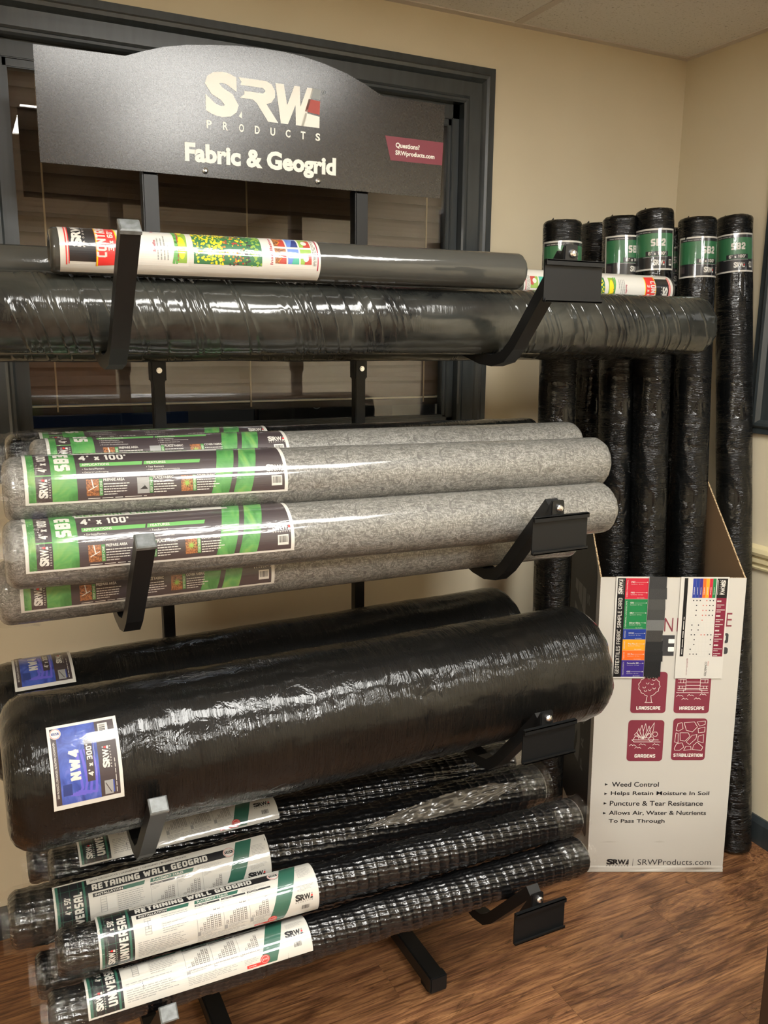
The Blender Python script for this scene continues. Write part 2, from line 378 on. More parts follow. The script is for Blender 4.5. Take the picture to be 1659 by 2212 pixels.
# glass
m = bpy.data.materials.new('window_glass'); m.use_nodes = True; nt = NT(m); nt.b.inputs['Base Color'].default_value = (1, 1, 1, 1)
nt.b.inputs['Roughness'].default_value = 0.0; nt.b.inputs['Transmission Weight'].default_value = 1; nt.b.inputs['IOR'].default_value = 1.5; M['glass'] = m
M['slat'] = new_mat('brown_blind_slat', hexc('#5c4c3c'), .55)
M['cord'] = new_mat('blind_cord', hexc('#a08c6c'), .8)
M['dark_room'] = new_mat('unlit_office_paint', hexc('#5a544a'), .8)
M['monitor'] = new_mat('monitor_plastic', hexc('#101216'), .4)
M['blue'] = new_mat('blue_upholstery', hexc('#34538f'), .6)
M['door_wood'] = new_mat('brown_door_wood', hexc('#6b4426'), .45)
nt = NT(M['door_wood']); nt.l(nt.ramp(nt.noise(nt.coords((30, 30, 2.5)), 1, 4, 1.2), [(.3, hexc('#54331b')), (.7, hexc('#7b5230'))]), nt.b.inputs['Base Color'])
M['cabinet'] = new_mat('dark_walnut', hexc('#33251b'), .5)
m = new_mat('hickory_plank', (.2, .1, .05, 1), .36, spec=.45); M['plank'] = m; nt = NT(m)
oi = nt.n('ShaderNodeObjectInfo'); tc = nt.n('ShaderNodeTexCoord'); add = nt.n('ShaderNodeVectorMath', operation='ADD')
sc = nt.n('ShaderNodeVectorMath', operation='SCALE'); sc.inputs[0].default_value = (13, 7, 3); nt.l(oi.outputs['Random'], sc.inputs['Scale'])
nt.l(tc.outputs['Object'], add.inputs[0]); nt.l(sc.outputs[0], add.inputs[1])
def pmap(scale):
    mp = nt.n('ShaderNodeMapping'); mp.inputs['Scale'].default_value = scale; nt.l(add.outputs[0], mp.inputs[0]); return mp.outputs[0]
g1 = nt.noise(pmap((3.2, 30, 5)), 1, 7, 2.2, .68); g2 = nt.noise(pmap((1.6, 6, 2)), 1, 4, 1.8, .6); g3 = nt.noise(pmap((5, 11, 2)), 1, 5, 2.8, .65)
col = nt.ramp(g1, [(.28, hexc('#553828')), (.42, hexc('#7d553b')), (.56, hexc('#9a6e49')), (.72, hexc('#b8875c'))])
blot = nt.ramp(g2, [(.30, hexc('#6b5548')), (.5, (1, 1, 1, 1))]); knot = nt.ramp(g3, [(.27, hexc('#4a4038')), (.38, (1, 1, 1, 1))])
mm = nt.n('ShaderNodeMix', data_type='RGBA', blend_type='MULTIPLY'); mm.inputs[0].default_value = .75; nt.l(col, mm.inputs[6]); nt.l(blot, mm.inputs[7])
m2 = nt.n('ShaderNodeMix', data_type='RGBA', blend_type='MULTIPLY'); m2.inputs[0].default_value = .8; nt.l(mm.outputs[2], m2.inputs[6]); nt.l(knot, m2.inputs[7])
hs = nt.n('ShaderNodeHueSaturation'); nt.l(m2.outputs[2], hs.inputs['Color']); nt.l(nt.math('ADD', nt.math('MULTIPLY', oi.outputs['Random'], .10), .93), hs.inputs['Value'])
g4 = nt.noise(pmap((7, 150, 9)), 1, 5, 1.0, .7); fine = nt.ramp(g4, [(.38, hexc('#8a7d74')), (.55, (1, 1, 1, 1))])
m3 = nt.n('ShaderNodeMix', data_type='RGBA', blend_type='MULTIPLY'); m3.inputs[0].default_value = .8; nt.l(hs.outputs[0], m3.inputs[6]); nt.l(fine, m3.inputs[7])
nt.l(m3.outputs[2], nt.b.inputs['Base Color']); nt.bump(nt.math('ADD', nt.math('ADD', g1, g2), nt.math('MULTIPLY', g4, .5)), .4, .003)
M['subfloor'] = new_mat('dark_underlay', hexc('#1c130d'), .9)
def emit_mat(name, s, colr=(1, .985, .93, 1)):
    m = bpy.data.materials.new(name); m.use_nodes = True; nt = NT(m); nt.b.inputs['Base Color'].default_value = (.8, .8, .8, 1)
    nt.b.inputs['Emission Color'].default_value = colr; nt.b.inputs['Emission Strength'].default_value = s; return m
M['lamp_near'] = emit_mat('troffer_diffuser_near', LIGHT_NEAR); M['lamp_fill'] = emit_mat('fill_diffuser', LIGHT_FILL)

# printed inks under gloss film
PI_ = {}
def ink(key, hx, amt=.3, fx=14, fa=60, cr=.07, coat=1.0):
    m = new_mat('print_'+key, hexc(hx), .5, coat=coat, coat_rough=cr); n_ = NT(m)
    h = n_.noise(n_.coords((fx, fa, fa)), 1, 3, 1.0); n_.bump(h, amt, .0012, to=('Coat Normal',)); PI_[key] = m; return m
ink('white', '#c2bfb7'); ink('dark', '#3b3234'); ink('black', '#17171a'); ink('green', '#3f7a3c'); ink('lime', '#5f9c54'); ink('deepgreen', '#2c6640')
ink('forest', '#2c5c4c'); ink('soil', '#8a5433'); ink('grey', '#8d8d8b'); ink('leaf', '#7fa040'); ink('red', '#cf2f2c'); ink('maroon', '#9c2740')
ink('blue', '#2f48b0'); ink('sky', '#5a78b8'); ink('navy', '#23346e'); ink('yellow', '#dcc81e'); ink('orange', '#d97a28'); ink('violet', '#5b55b5')
ink('brick', '#a3392f'); ink('pale', '#c9c7c0'); ink('teal', '#3f9a84')
nt = NT(PI_['green']); nt.l(nt.ramp(nt.noise(nt.coords((30, 22, 22)), 1, 3, 1.2), [(.35, hexc('#376f38')), (.55, hexc('#4f8a4a')), (.75, hexc('#769a50'))]), nt.b.inputs['Base Color'])
nt = NT(PI_['blue']); nt.l(nt.ramp(nt.noise(nt.coords((40, 26, 26)), 1, 4, 1.5), [(.35, hexc('#26377e')), (.55, hexc('#3b52a0')), (.75, hexc('#6167b4'))]), nt.b.inputs['Base Color'])
nt = NT(PI_['soil']); nt.l(nt.ramp(nt.noise(nt.coords(), 320, 3, 1), [(.35, hexc('#4c2c1a')), (.6, hexc('#a1683f'))]), nt.b.inputs['Base Color'])

# ---------------------------------------------------------------- room shell
WX0, WX1, WZ0, WZ1 = .11, 1.311, 1.30, 2.188     # window opening
RB, RL = -2.7, -2.3                              # rear and left walls
mb = MB()
mb.box((RL, WALL_Y, 0), (WX0, WALL_Y+.12, 2.6)).box((WX1, WALL_Y, 0), (WALL_X+.12, WALL_Y+.12, 2.6))
mb.box((WX0, WALL_Y, 0), (WX1, WALL_Y+.12, WZ0)).box((WX0, WALL_Y, WZ1), (WX1, WALL_Y+.12, 2.6))
struct(mb.build('wall_back', M['wall']))
struct(MB().box((WALL_X, RB-.1, 0), (WALL_X+.1, WALL_Y, 2.6)).build('wall_right', M['wall']))
struct(MB().box((RL-.1, RB-.1, 0), (RL, WALL_Y, 2.6)).build('wall_left', M['wall']))
struct(MB().box((RL, RB-.1, 0), (WALL_X, RB, 2.6)).build('wall_front', M['wall']))

# floor: planks laid along X
fl = struct(MB().box((RL, RB, -.06), (WALL_X, WALL_Y, -.012)).build('floor', M['subfloor']))
pw, pl = .127, 1.21
pm = MB().box((0, 0, -.012), (pl-.0003, pw-.0003, 0), 0, .0006).build('plank', M['plank'], fl); me_p = pm.data
first = True; row = 0; y = WALL_Y-pw
while y > RB-pw:
    off = (row*.43) % pl; x = RL-off
    while x < WALL_X:
        x0 = max(x, RL); x1 = min(x+pl, WALL_X)
        if x1-x0 > .03:
            if first: o = pm; first = False
            else: o = link(bpy.data.objects.new('plank', me_p), fl)
            o.location = (x0, max(y, RB), 0); o.scale = ((x1-x0)/pl, 1, 1)
        x += pl
    y -= pw; row += 1

# ceiling: grid and tiles, lights set in the grid
ce = struct(MB().box((RL, RB, CEIL+.03), (WALL_X, WALL_Y, CEIL+.06)).build('ceiling', M['ceil']))
gx = [WALL_X, 1.47, .86, .25, -.97, -2.19, RL]
gy = [WALL_Y, 1.32, .71, .10, -.51, -1.12, -1.73, -2.34, RB]
SPANS = {(1.47, .25, .71, .10): 'near', (-.97, -2.19, -.51, -1.12): 'left', (1.47, .86, -.51, -1.73): 'right'}   # x1, x0, y1, y0 of the lights; left and right are added fill
def in_light(a, b, c0, c1):
    return any(a >= x0-.01 and b <= x1+.01 and c0 >= y0-.01 and c1 <= y1+.01 for x1, x0, y1, y0 in SPANS)
for i in range(len(gx)-1):
    for j in range(len(gy)-1):
        a, b = gx[i+1], gx[i]; c0, c1 = gy[j+1], gy[j]
        if in_light(a, b, c0, c1) or b-a < .05 or c1-c0 < .05: continue
        MB().box((a+.012, c0+.012, CEIL+.002), (b-.012, c1-.012, CEIL+.018)).build('ceiling_tile', M['ceil'], ce)
for i, x in enumerate(gx[1:-1]):
    for j in range(len(gy)-1):
        y1, y0 = gy[j], gy[j+1]
        if any(x0+.05 < x < x1-.05 and y0 >= yb-.01 and y1 <= ya+.01 for x1, x0, ya, yb in SPANS): continue
        MB().box((x-.012, y0, CEIL), (x+.012, y1, CEIL+.006)).build('grid_bar', M['tbar'], ce)
for y in gy[1:-1]:
    for i in range(len(gx)-1):
        x1, x0 = gx[i], gx[i+1]
        if any(yb+.05 < y < ya-.05 and x0 >= xb-.01 and x1 <= xa+.01 for xa, xb, ya, yb in SPANS): continue
        MB().box((x0, y-.012, CEIL+.0005), (x1, y+.012, CEIL+.0055)).build('grid_bar', M['tbar'], ce)
MB().box((RL, WALL_Y-.024, CEIL-.001), (WALL_X, WALL_Y, CEIL+.005)).build('wall_angle', M['tbar'], ce)
MB().box((WALL_X-.024, RB, CEIL-.0012), (WALL_X, WALL_Y, CEIL+.005)).build('wall_angle', M['tbar'], ce)
desc = {'near': 'bright recessed ceiling light in the grid above the fabric roll rack', 'left': 'unseen fill light added in the ceiling at the left rear of the room', 'right': 'unseen fill light added in the ceiling behind the viewer on the right, set lengthwise'}
for (xb_, xa_, yb_, ya_), key in SPANS.items():
    a, b = xa_+.012, xb_-.012; c0, c1 = ya_+.012, yb_-.012
    t = thing('ceiling_light', desc[key], 'ceiling light', (0, 0, 0), 'recessed ceiling lights')
    f = MB(); f.box((a, c0, CEIL-.002), (b, c0+.02, CEIL+.02)).box((a, c1-.02, CEIL-.002), (b, c1, CEIL+.02)).box((a, c0, CEIL-.002), (a+.02, c1, CEIL+.02)).box((b-.02, c0, CEIL-.002), (b, c1, CEIL+.02))
    f.build('frame', M['tbar'], t)
    MB().box((a+.02, c0+.02, CEIL+.002), (b-.02, c1-.02, CEIL+.008)).build('diffuser', M['lamp_near' if key == 'near' else 'lamp_fill'], t)

# window casing: mitred moulding
def casing(name, x0, x1, z0, z1, prof, tf, parent=None):
    v, f = [], []
    for off, h in prof:
        for x, z in ((x0-off, z0-off), (x1+off, z0-off), (x1+off, z1+off), (x0-off, z1+off)): v.append(tf(x, h, z))
    for i in range(len(prof)-1):
        for k in range(4): f.append((i*4+k, i*4+(k+1) % 4, (i+1)*4+(k+1) % 4, (i+1)*4+k))
    o = mesh_obj(name, v, f, M['trim'], parent)
    bm = bmesh.new(); bm.from_mesh(o.data); bmesh.ops.recalc_face_normals(bm, faces=bm.faces[:]); bm.to_mesh(o.data); bm.free(); return o
PROF = [(-.001, -.03), (-.001, .013), (.004, .017), (.010, .017), (.014, .010), (.020, .008), (.056, .010), (.060, .015), (.066, .021), (.074, .023), (.079, .019), (.081, .014), (.098, .014), (.098, 0)]
win = casing('window_1', WX0, WX1, WZ0, WZ1, PROF, lambda x, h, z: (x, WALL_Y-h, z)); struct(win)
f = MB()   # inner sash
sx0, sx1, sz0, sz1 = WX0, WX1, WZ0, WZ1; w = .024
for a, b in (((sx0, 2.192, sz0), (sx0+w, 2.235, sz1)), ((sx1-w, 2.192, sz0), (sx1, 2.235, sz1)), ((sx0, 2.192, sz1-.04), (sx1, 2.235, sz1)), ((sx0, 2.192, sz0), (sx1, 2.235, sz0+.018))): f.box(a, b, 0, .002)
w = .034
for a, b in (((sx0, 2.198, sz0), (sx0+w, 2.23, sz1)), ((sx1-w, 2.198, sz0), (sx1, 2.23, sz1)), ((sx0, 2.198, sz1-.058), (sx1, 2.23, sz1)), ((sx0, 2.198, sz0), (sx1, 2.23, sz0+.024))): f.box(a, b, 0, .002)
f.build('sash', M['trim'], win)
MB().box((sx0+.02, 2.206, sz0+.01), (sx1-.02, 2.210, sz1-.03)).build('glass_pane', M['glass'], win)

# second window on the right wall, same casing; only its left lower part shows
ay, by_, az_, bz_ = .80, 1.708, 1.375, 2.05
w2 = casing('window_2', -by_, -ay, az_, bz_, PROF, lambda x, h, z: (WALL_X-h, -x, z)); struct(w2)
MB().box((WALL_X-.004, ay, az_), (WALL_X-.001, by_, bz_)).build('glass_pane', new_mat('dark_glass', hexc('#20262c'), .08), w2)
# baseboards, chair rail
def base(name, a, b, ax):
    mb = MB()
    if ax == 'x': mb.prism([(WALL_Y, 0), (WALL_Y, .088), (WALL_Y-.006, .088), (WALL_Y-.011, .078), (WALL_Y-.014, .07), (WALL_Y-.014, 0)], 'x', a, b)
    else: mb.prism([(WALL_X, 0), (WALL_X, .088), (WALL_X-.006, .088), (WALL_X-.011, .078), (WALL_X-.014, .07), (WALL_X-.014, 0)], 'y', a, b)
    return struct(mb.build(name, M['trim']))
base('baseboard_back', RL, WALL_X-.014, 'x'); base('baseboard_right', RB, WALL_Y, 'y')
struct(MB().box((RL, RB, 0), (RL+.014, WALL_Y-.014, .088)).build('baseboard_left', M['trim']))
pr = [(0, .866), (-.010, .868), (-.012, .874), (-.006, .878), (-.006, .884), (-.016, .890), (-.016, .902), (-.008, .906), (-.022, .912), (-.026, .922), (-.022, .934), (-.010, .938), (0, .942)]
struct(MB().prism([(WALL_X+a, b) for a, b in pr], 'y', RB, WALL_Y).build('trim_1', M['cream_trim']))

# unlit office behind the window
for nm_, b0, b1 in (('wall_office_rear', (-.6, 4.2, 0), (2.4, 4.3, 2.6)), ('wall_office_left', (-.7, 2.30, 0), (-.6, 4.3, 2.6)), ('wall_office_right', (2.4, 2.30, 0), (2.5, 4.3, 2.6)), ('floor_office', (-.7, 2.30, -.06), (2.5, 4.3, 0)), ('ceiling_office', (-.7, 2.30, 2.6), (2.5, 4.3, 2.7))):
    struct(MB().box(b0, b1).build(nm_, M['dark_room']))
ol = thing('ceiling_light', 'dim cool fill light added on the ceiling of the dark office behind the window', 'ceiling light', (.9, 3.3, 2.6))  # added fill so the blue chair shows under the blind
MB().box((-.3, -.15, -.03), (.3, .15, 0)).build('housing', M['tbar'], ol); MB().box((-.28, -.13, -.036), (.28, .13, -.03)).build('diffuser', emit_mat('office_fill_diffuser', 9.0, (.8, .9, 1, 1)), ol)
bl = thing('window_blind', 'closed brown slatted blind hanging behind the window glass', 'blind', (0, 0, 0))
MB().box((.115, 2.245, 2.15), (1.306, 2.285, 2.185), 0, .003).build('headrail', M['slat'], bl)
sv = []
for i in range(5): t = -1+i*.5; sv.append((t*.0245, .0025*(1-t*t)))
vs = [(.12, a*.30, a) for a, b in sv]; v = []
for X in (.12, 1.30):
    for a, b in sv: v.append((X, a*.22-b, a))
    for a, b in sv[::-1]: v.append((X, a*.22-b+.002, a))
n = 10; ff = [(i, (i+1) % n, (i+1) % n+n, i+n) for i in range(n)]+[tuple(range(n-1, -1, -1)), tuple(range(n, 2*n))]
s0 = mesh_obj('slat', v, ff, M['slat'], bl); z = 2.13; k = 0
while z > 1.40:
    o = s0 if k == 0 else link(bpy.data.objects.new('slat', s0.data), bl)
    o.location = (0, 2.262, z); o.rotation_euler = (math.radians(random.uniform(-3, 3)), 0, 0); z -= .0455; k += 1
MB().box((.12, 2.248, 1.352), (1.30, 2.275, 1.371), 0, .003).build('bottom_rail', new_mat('dark_rail', hexc('#2c221a'), .45), bl); MB().box((.12, 2.246, 1.3715), (1.30, 2.27, 1.3755), 0, .001).build('rail_highlight', new_mat('painted_highlight', hexc('#d8ceb4'), .4), bl)  # highlight along the rail top painted as a pale strip
for X in (.205, .70, 1.235): MB().box((X-.002, 2.238, 1.36), (X+.002, 2.240, 2.16)).build('cord', M['cord'], bl)
# furniture seen through the gap under the blind
d = thing('office_desk', 'dark office desk in the unlit room behind the window', 'desk', (1.35, 2.85, 0))
MB().box((-.60, -.28, .98), (.75, .35, 1.02), 0, .004).build('desk_top', M['cabinet'], d)
for sx in (-.58, .68): MB().box((sx, -.25, 0), (sx+.04, .32, .98)).build('side_panel', M['cabinet'], d)
mo = thing('monitor', 'black computer monitor with round emblem seen from behind through the window', 'monitor', (1.13, 2.70, 1.02))
MB().box((-.27, 0, .06), (.24, .035, .36), 0, .01).build('screen_housing', M['monitor'], mo)
MB().box((-.03, .02, .012), (.03, .04, .12)).box((-.1, -.04, 0), (.1, .1, .012)).build('stand', M['monitor'], mo)
rg = MB(); N = 28
for i in range(N):
    a, b = 2*PI*i/N, 2*PI*(i+1)/N
    rg.prism([(-.055+.018*math.cos(a), .305+.018*math.sin(a)), (-.055+.018*math.cos(b), .305+.018*math.sin(b)), (-.055+.0155*math.cos(b), .305+.0155*math.sin(b)), (-.055+.0155*math.cos(a), .305+.0155*math.sin(a))], 'y', -.002, 0)
rg.box((-.067, -.002, .302), (-.043, 0, .308)); rg.build('emblem', M['ink_grey'], mo)
ch = thing('office_chair', 'blue upholstered office chair behind the window glass', 'chair', (.32, 2.62, 0))
MB().box((-.19, 0, .92), (.30, .05, 1.42), 0, .015).build('backrest', M['blue'], ch)
MB().box((-.2, .02, .48), (.28, .46, .55), 0, .015).build('seat', M['blue'], ch)
c = MB(); c.tube((.04, .25, .06), (.04, .25, .48), .03)
for k in range(5): a = 2*PI*k/5; c.tube((.04, .25, .06), (.04+.26*math.cos(a), .25+.26*math.sin(a), .03), .018)
c.box((.02, .05, .5), (.06, .08, 1.0)); c.build('base', M['monitor'], ch)

# brown door behind the viewer, reflected in the glass
dr = MB().box((.3, RB, 0), (1.1, RB+.03, 2.03)).build('door_1', M['door_wood']); struct(dr)
MB().tube((1.02, RB+.03, .95), (1.02, RB+.08, .95), .022, 16).build('door_handle', M['screw'], dr)

# dark cabinet at the right edge of the frame
cb = thing('side_cabinet', 'dark walnut cabinet whose edge shows at the lower right of the photo', 'cabinet', (1.235, .86, 0))
MB().box((0, -.5, .03), (.6, .04, .66), 0, .003).build('body', M['cabinet'], cb)
MB().box((.02, -.48, 0), (.58, .02, .03)).build('plinth', M['cabinet'], cb)
MB().box((-.012, -.515, .66), (.615, .052, .685), 0, .003).build('top', M['cabinet'], cb)

# ---------------------------------------------------------------- display rack
rack = thing('display_rack', 'black steel display rack with four tiers of hooked arms holding fabric rolls', 'rack', (.65, 1.98, 0))
def R_(o): o.location = (-.65, -1.98, 0); return o
UX = (.40, .905)
for ux in UX:
    m_ = MB(); w_, d_ = .017, .017
    m_.box((ux-w_, 1.965, 1.445), (ux+w_, 2.0, 1.90), 0, .003)
    m_.add([(ux-w_, 1.965, 1.89), (ux+w_, 1.965, 1.89), (ux+w_, 2.0, 1.89), (ux-w_, 2.0, 1.89), (ux-.010, 1.965, 1.935), (ux+.010, 1.965, 1.935), (ux+.010, 1.972, 1.935), (ux-.010, 1.972, 1.935)],
           [(0, 3, 2, 1), (4, 5, 6, 7), (0, 1, 5, 4), (1, 2, 6, 5), (2, 3, 7, 6), (3, 0, 4, 7)])
    R_(m_.build('upright', M['black_metal'], rack))
    R_(MB().box((ux-.0135, 1.9685, .04), (ux+.0135, 1.9965, 1.455), 0, .002).build('lower_upright', M['black_metal'], rack))
    R_(MB().box((ux-.021, 1.515, .012), (ux+.021, 2.12, .05), 0, .003).build('foot', M['black_metal'], rack))
    R_(MB().box((ux-.023, 1.508, .010), (ux+.023, 1.535, .053), 0, .003).build('foot_cap', M['black_metal'], rack))
    for fy in (1.53, 2.06): R_(MB().box((ux-.018, fy, 0), (ux+.018, fy+.035, .012)).build('foot_pad', M['plate'], rack))
    R_(MB().tube((ux, 1.9655, 1.471), (ux, 1.960, 1.471), .0065, 14).tube((ux, 1.960, 1.471), (ux, 1.9575, 1.471), .0045, 14).build('screw', M['screw'], rack))
TIERS = [1.712, 1.248, .80, .40]
PLZ = [1.652, 1.179, .742, .325]
def arm_path(X, T):
    return [(X, 1.30, T-.012), (X, 1.375, T-.097), (X, 1.445, T-.176), (X, 1.475, T-.200), (X, 1.515, T-.2085), (X, 1.56, T-.205), (X, 1.70, T-.172), (X, 1.95, T-.105)]
for ti, T in enumerate(TIERS):
    zc = T-.105
    R_(MB().box((.20, 1.955, zc-.016), (1.045, 1.985, zc+.016), 0, .002).build('crossbar', M['black_metal'], rack))
    for X in (.232, 1.012):
        R_(MB().sweep(arm_path(X, T), [(-.0145, -.012), (.0145, -.012), (.0145, .012), (-.0145, .012)], (1, 0, 0)).build('arm', M['black_metal'], rack))
        if X < .5:
            n_ = Vector((0, -.66, .75)); c_ = Vector((X, 1.30, T-.012)); u_ = Vector((1, 0, 0)); v_ = n_.cross(u_)
            vv = []
            for e, s_ in ((-.002, 1), (.004, 1), (.006, .85)):
                for a, b in ((-1, -1), (1, -1), (1, 1), (-1, 1)): vv.append(c_+n_*e+u_*a*.0155*s_+v_*b*.0135*s_)
            ff = [(0, 3, 2, 1), (8, 9, 10, 11)]+[(i+k, (i+1) % 4+k, (i+1) % 4+k+4, i+k+4) for k in (0, 4) for i in range(4)]
            cp = R_(mesh_obj('end_cap', vv, ff, M['cap'], rack)); cp['label'] = 'grey plastic end cap'
        else:
            pz = PLZ[ti]; px0, px1 = .952, 1.083; Y = 1.283; hh = .0365
            p_ = MB(); p_.box((px0, Y, pz-hh), (px1, Y+.003, pz+hh))
            p_.box((px0, Y-.006, pz+hh-.003), (px1, Y+.003, pz+hh+.001), 0, .001).box((px0, Y-.006, pz-hh-.001), (px1, Y+.003, pz-hh+.003), 0, .001)
            p_.box((px0, Y-.006, pz+hh-.009), (px1, Y-.0045, pz+hh)).box((px0, Y-.006, pz-hh), (px1, Y-.0045, pz-hh+.006))
            pl_ = R_(p_.build('label_holder', M['plate'], rack))
            t_ = MB(); zt = pz+hh
            t_.prism([(X-.014, zt-.03), (X+.016, zt-.03), (X+.014, zt+.026), (X+.011, zt+.029), (X-.010, zt+.029), (X-.013, zt+.026)], 'y', Y+.003, Y+.006)
            t_.prism([(Y+.006, zt-.03), (Y+.050, zt-.045), (Y+.006, zt+.029)], 'x', X-.0145, X-.012)
            tb = R_(t_.build('bracket', M['black_metal'], rack))
            sc_ = MB(); cx, cz = X+.003, zt+.013
            for k, (r0, r1, y0, y1) in enumerate(((.0075, .0075, .003, .0), (.0075, .005, .0, -.003), (.005, .001, -.003, -.0042))): sc_.tube((cx, Y+y0, cz), (cx, Y+y1, cz), r0, 16, 0, r1)
            R_(sc_.build('screw', M['screw'], rack))

# header sign bolted to the uprights
def bez(p0, p1, p2, n=24): return [((1-t)**2*p0[0]+2*t*(1-t)*p1[0]+t*t*p2[0], (1-t)**2*p0[1]+2*t*(1-t)*p1[1]+t*t*p2[1]) for t in [i/n for i in range(n+1)]]
SY = 1.955
arc = []
ptsA = [(.355, 2.114), (.395, 2.129), (.434, 2.142), (.484, 2.153), (.534, 2.160), (.592, 2.167), (.649, 2.170), (.70, 2.170), (.747, 2.167), (.80, 2.159), (.855, 2.146), (.90, 2.130), (.947, 2.110)]
outl = [(.178, 1.893), (1.118, 1.893), (1.119, 2.110)]+ptsA[::-1]+[(.178, 2.111)]
sg = MB().prism(outl, 'y', SY, SY+.005).build('header_sign', M['sign'], rack); R_(sg)
P = Print(dict(white=M['ink_white'], grey=M['ink_grey'], red=M['ink_red'], tag=M['ink_maroon'], black=M['ink_black']))
k0 = len(P.items)
P.text('S', .521, 2.020, .075, .091, 'white', bold=.055)
P.poly([(.596, 2.105), (.66, 2.105), (.672, 2.100), (.680, 2.088), (.680, 2.074), (.671, 2.062), (.660, 2.058), (.688, 2.022), (.664, 2.022), (.637, 2.058), (.628, 2.064), (.598, 2.064), (.609, 2.072), (.609, 2.079), (.652, 2.079), (.657, 2.083), (.657, 2.086), (.652, 2.090), (.600, 2.090), (.603, 2.096)], 'white')
P.poly([(.603, 2.022), (.603, 2.037), (.596, 2.026)], 'white')
P.poly([(.681, 2.104), (.701, 2.104), (.709, 2.062), (.726, 2.104), (.739, 2.104), (.741, 2.062), (.757, 2.104), (.772, 2.104), (.750, 2.022), (.730, 2.022), (.729, 2.064), (.711, 2.022), (.694, 2.022)], 'white')
P.poly([(.763, 2.083), (.789, 2.082), (.789, 2.104), (.769, 2.104)], 'grey').poly([(.752, 2.054), (.788, 2.050), (.789, 2.079), (.761, 2.081)], 'red').poly([(.743, 2.022), (.788, 2.022), (.788, 2.046), (.752, 2.051)], 'white')
for i, ch_ in enumerate('PRODUCTS'): P.text(ch_, .523+i*.0365, 1.994, .0115, .0165, 'white', bold=.03)
P.text('R', .7965, 2.0975, .003, .004, 'grey', bold=.01)
P.line([(.798+.0045*math.cos(2*PI*i/16), 2.0995+.0045*math.sin(2*PI*i/16)) for i in range(16)], .0007, 'grey', closed=True)
PL = P; P = Print(PL.mats)
P.text('Fabric & Geogrid', .474, 1.911, .357, .0505, 'white', bold=.045)
PT = P; P = Print(PL.mats)
P.poly([(.958, 2.024), (.974, 1.970), (1.118, 1.971), (1.119, 2.024)], 'tag', 1)
P.text('Questions?', .9865, 1.998, .066, .0135, 'white', 3, bold=.03).text('SRWproducts.com', .9865, 1.9805, .109, .0135, 'white', 3, bold=.03)
for nm_, p_ in (('logo', PL), ('title_lettering', PT), ('red_tag', P)): p_.build(nm_, lambda u, v, l: np.stack([u, SY-.0004-.0002*l, v], 1), sg)
for X in (.5185, .786):
    q_ = MB(); q_.tube((X, SY, 1.906), (X, SY-.003, 1.906), .0065, 16).tube((X, SY-.003, 1.906), (X, SY-.005, 1.906), .0065, 16, 0, .002); q_.build('bolt', M['screw'], sg)

# the sign leans forward a little
piv = Matrix.Translation((0, SY, 1.893)); sg.matrix_world = piv @ Matrix.Rotation(math.radians(2.9), 4, 'X') @ piv.inverted()
sg.matrix_parent_inverse = Matrix.Translation((-.65, -1.98, 0))

# ---------------------------------------------------------------- rolls
def lathe_roll(L, r, seg, nx, corner, amp, seed, core=.02, fx=6, cone=0.0):
    xs, rs = [], []
    prof = [(.03, core), (0.0, core), (0.0, r-corner)]
    for i in range(1, 6): t = i/5*PI/2; prof.append((corner*(1-math.cos(t)), r-corner+corner*math.sin(t)))
    for i in range(1, nx): prof.append((corner+(L-2*corner)*i/nx, r))
    for i in range(0, 6): t = PI/2-i/5*PI/2; prof.append((L-corner+corner*math.cos(t), r-corner+corner*math.sin(t)))
    prof += [(L, core), (L-.03, core)]
    v = []
    for x, rr in prof:
        fade = 1.0 if rr > core*1.1 else 0
        e = 1+3.5*math.exp(-min(x, L-x)/.03)
        for k in range(seg):
            a = 2*PI*k/seg; c_, s_ = math.cos(a), math.sin(a)
            d = 0
            if fade and amp: d = amp*e*(mnoise.noise(Vector((x*fx+seed, c_*1.3, s_*1.3)))+.5*mnoise.noise(Vector((x*fx*6+seed, c_*5, s_*5))))
            v.append((x, -c_*(rr+d), s_*(rr+d)))
    n = len(prof); f = [(i*seg+k, i*seg+(k+1) % seg, (i+1)*seg+(k+1) % seg, (i+1)*seg+k) for i in range(n-1) for k in range(seg)]
    return v, [q[::-1] for q in f]
def orient(t, p0, p1, twist=(0, 0, 1)):
    """thing's local X runs p0->p1; origin at p0"""
    x = (Vector(p1)-Vector(p0)).normalized(); z = (Vector(twist)-x*x.dot(Vector(twist))).normalized(); y = z.cross(x)
    t.matrix_world = Matrix(((x.x, y.x, z.x, p0[0]), (x.y, y.y, z.y, p0[1]), (x.z, y.z, z.z, p0[2]), (0, 0, 0, 1)))
def cyl_map(r, th0, u0=0, eps=.0012, le=.00018):
    """u along the roll, v round it starting at th0 degrees above the -Y side"""
    def f(u, v, l):
        R = r+eps+le*l; a = math.radians(th0)+v/r
        return np.stack([u+u0, -R*np.cos(a), R*np.sin(a)], 1)
    return f
def stand_map(r, a0, x0, eps=.0012, le=.00018):
    def f(u, v, l):
        R = r+eps+le*l; a = math.radians(a0)-u/r
        return np.stack([v+x0, -R*np.cos(a), R*np.sin(a)], 1)
    return f
def core_tube(L, r, parent):
    m_ = MB(); seg = 20; v = []
    for x in (0.004, L-.004):
        for rr in (r, r-.004):
            for k in range(seg): a = 2*PI*k/seg; v.append((x, rr*math.cos(a), rr*math.sin(a)))
    f = []
    for k in range(seg):
        j = (k+1) % seg
        f += [(k, j, 2*seg+j, 2*seg+k), (seg+k, 3*seg+k, 3*seg+j, seg+j), (k, seg+k, seg+j, j), (2*seg+k, 2*seg+j, 3*seg+j, 3*seg+k)]
    return mesh_obj('core_tube', v, f, M['core'], parent, True)
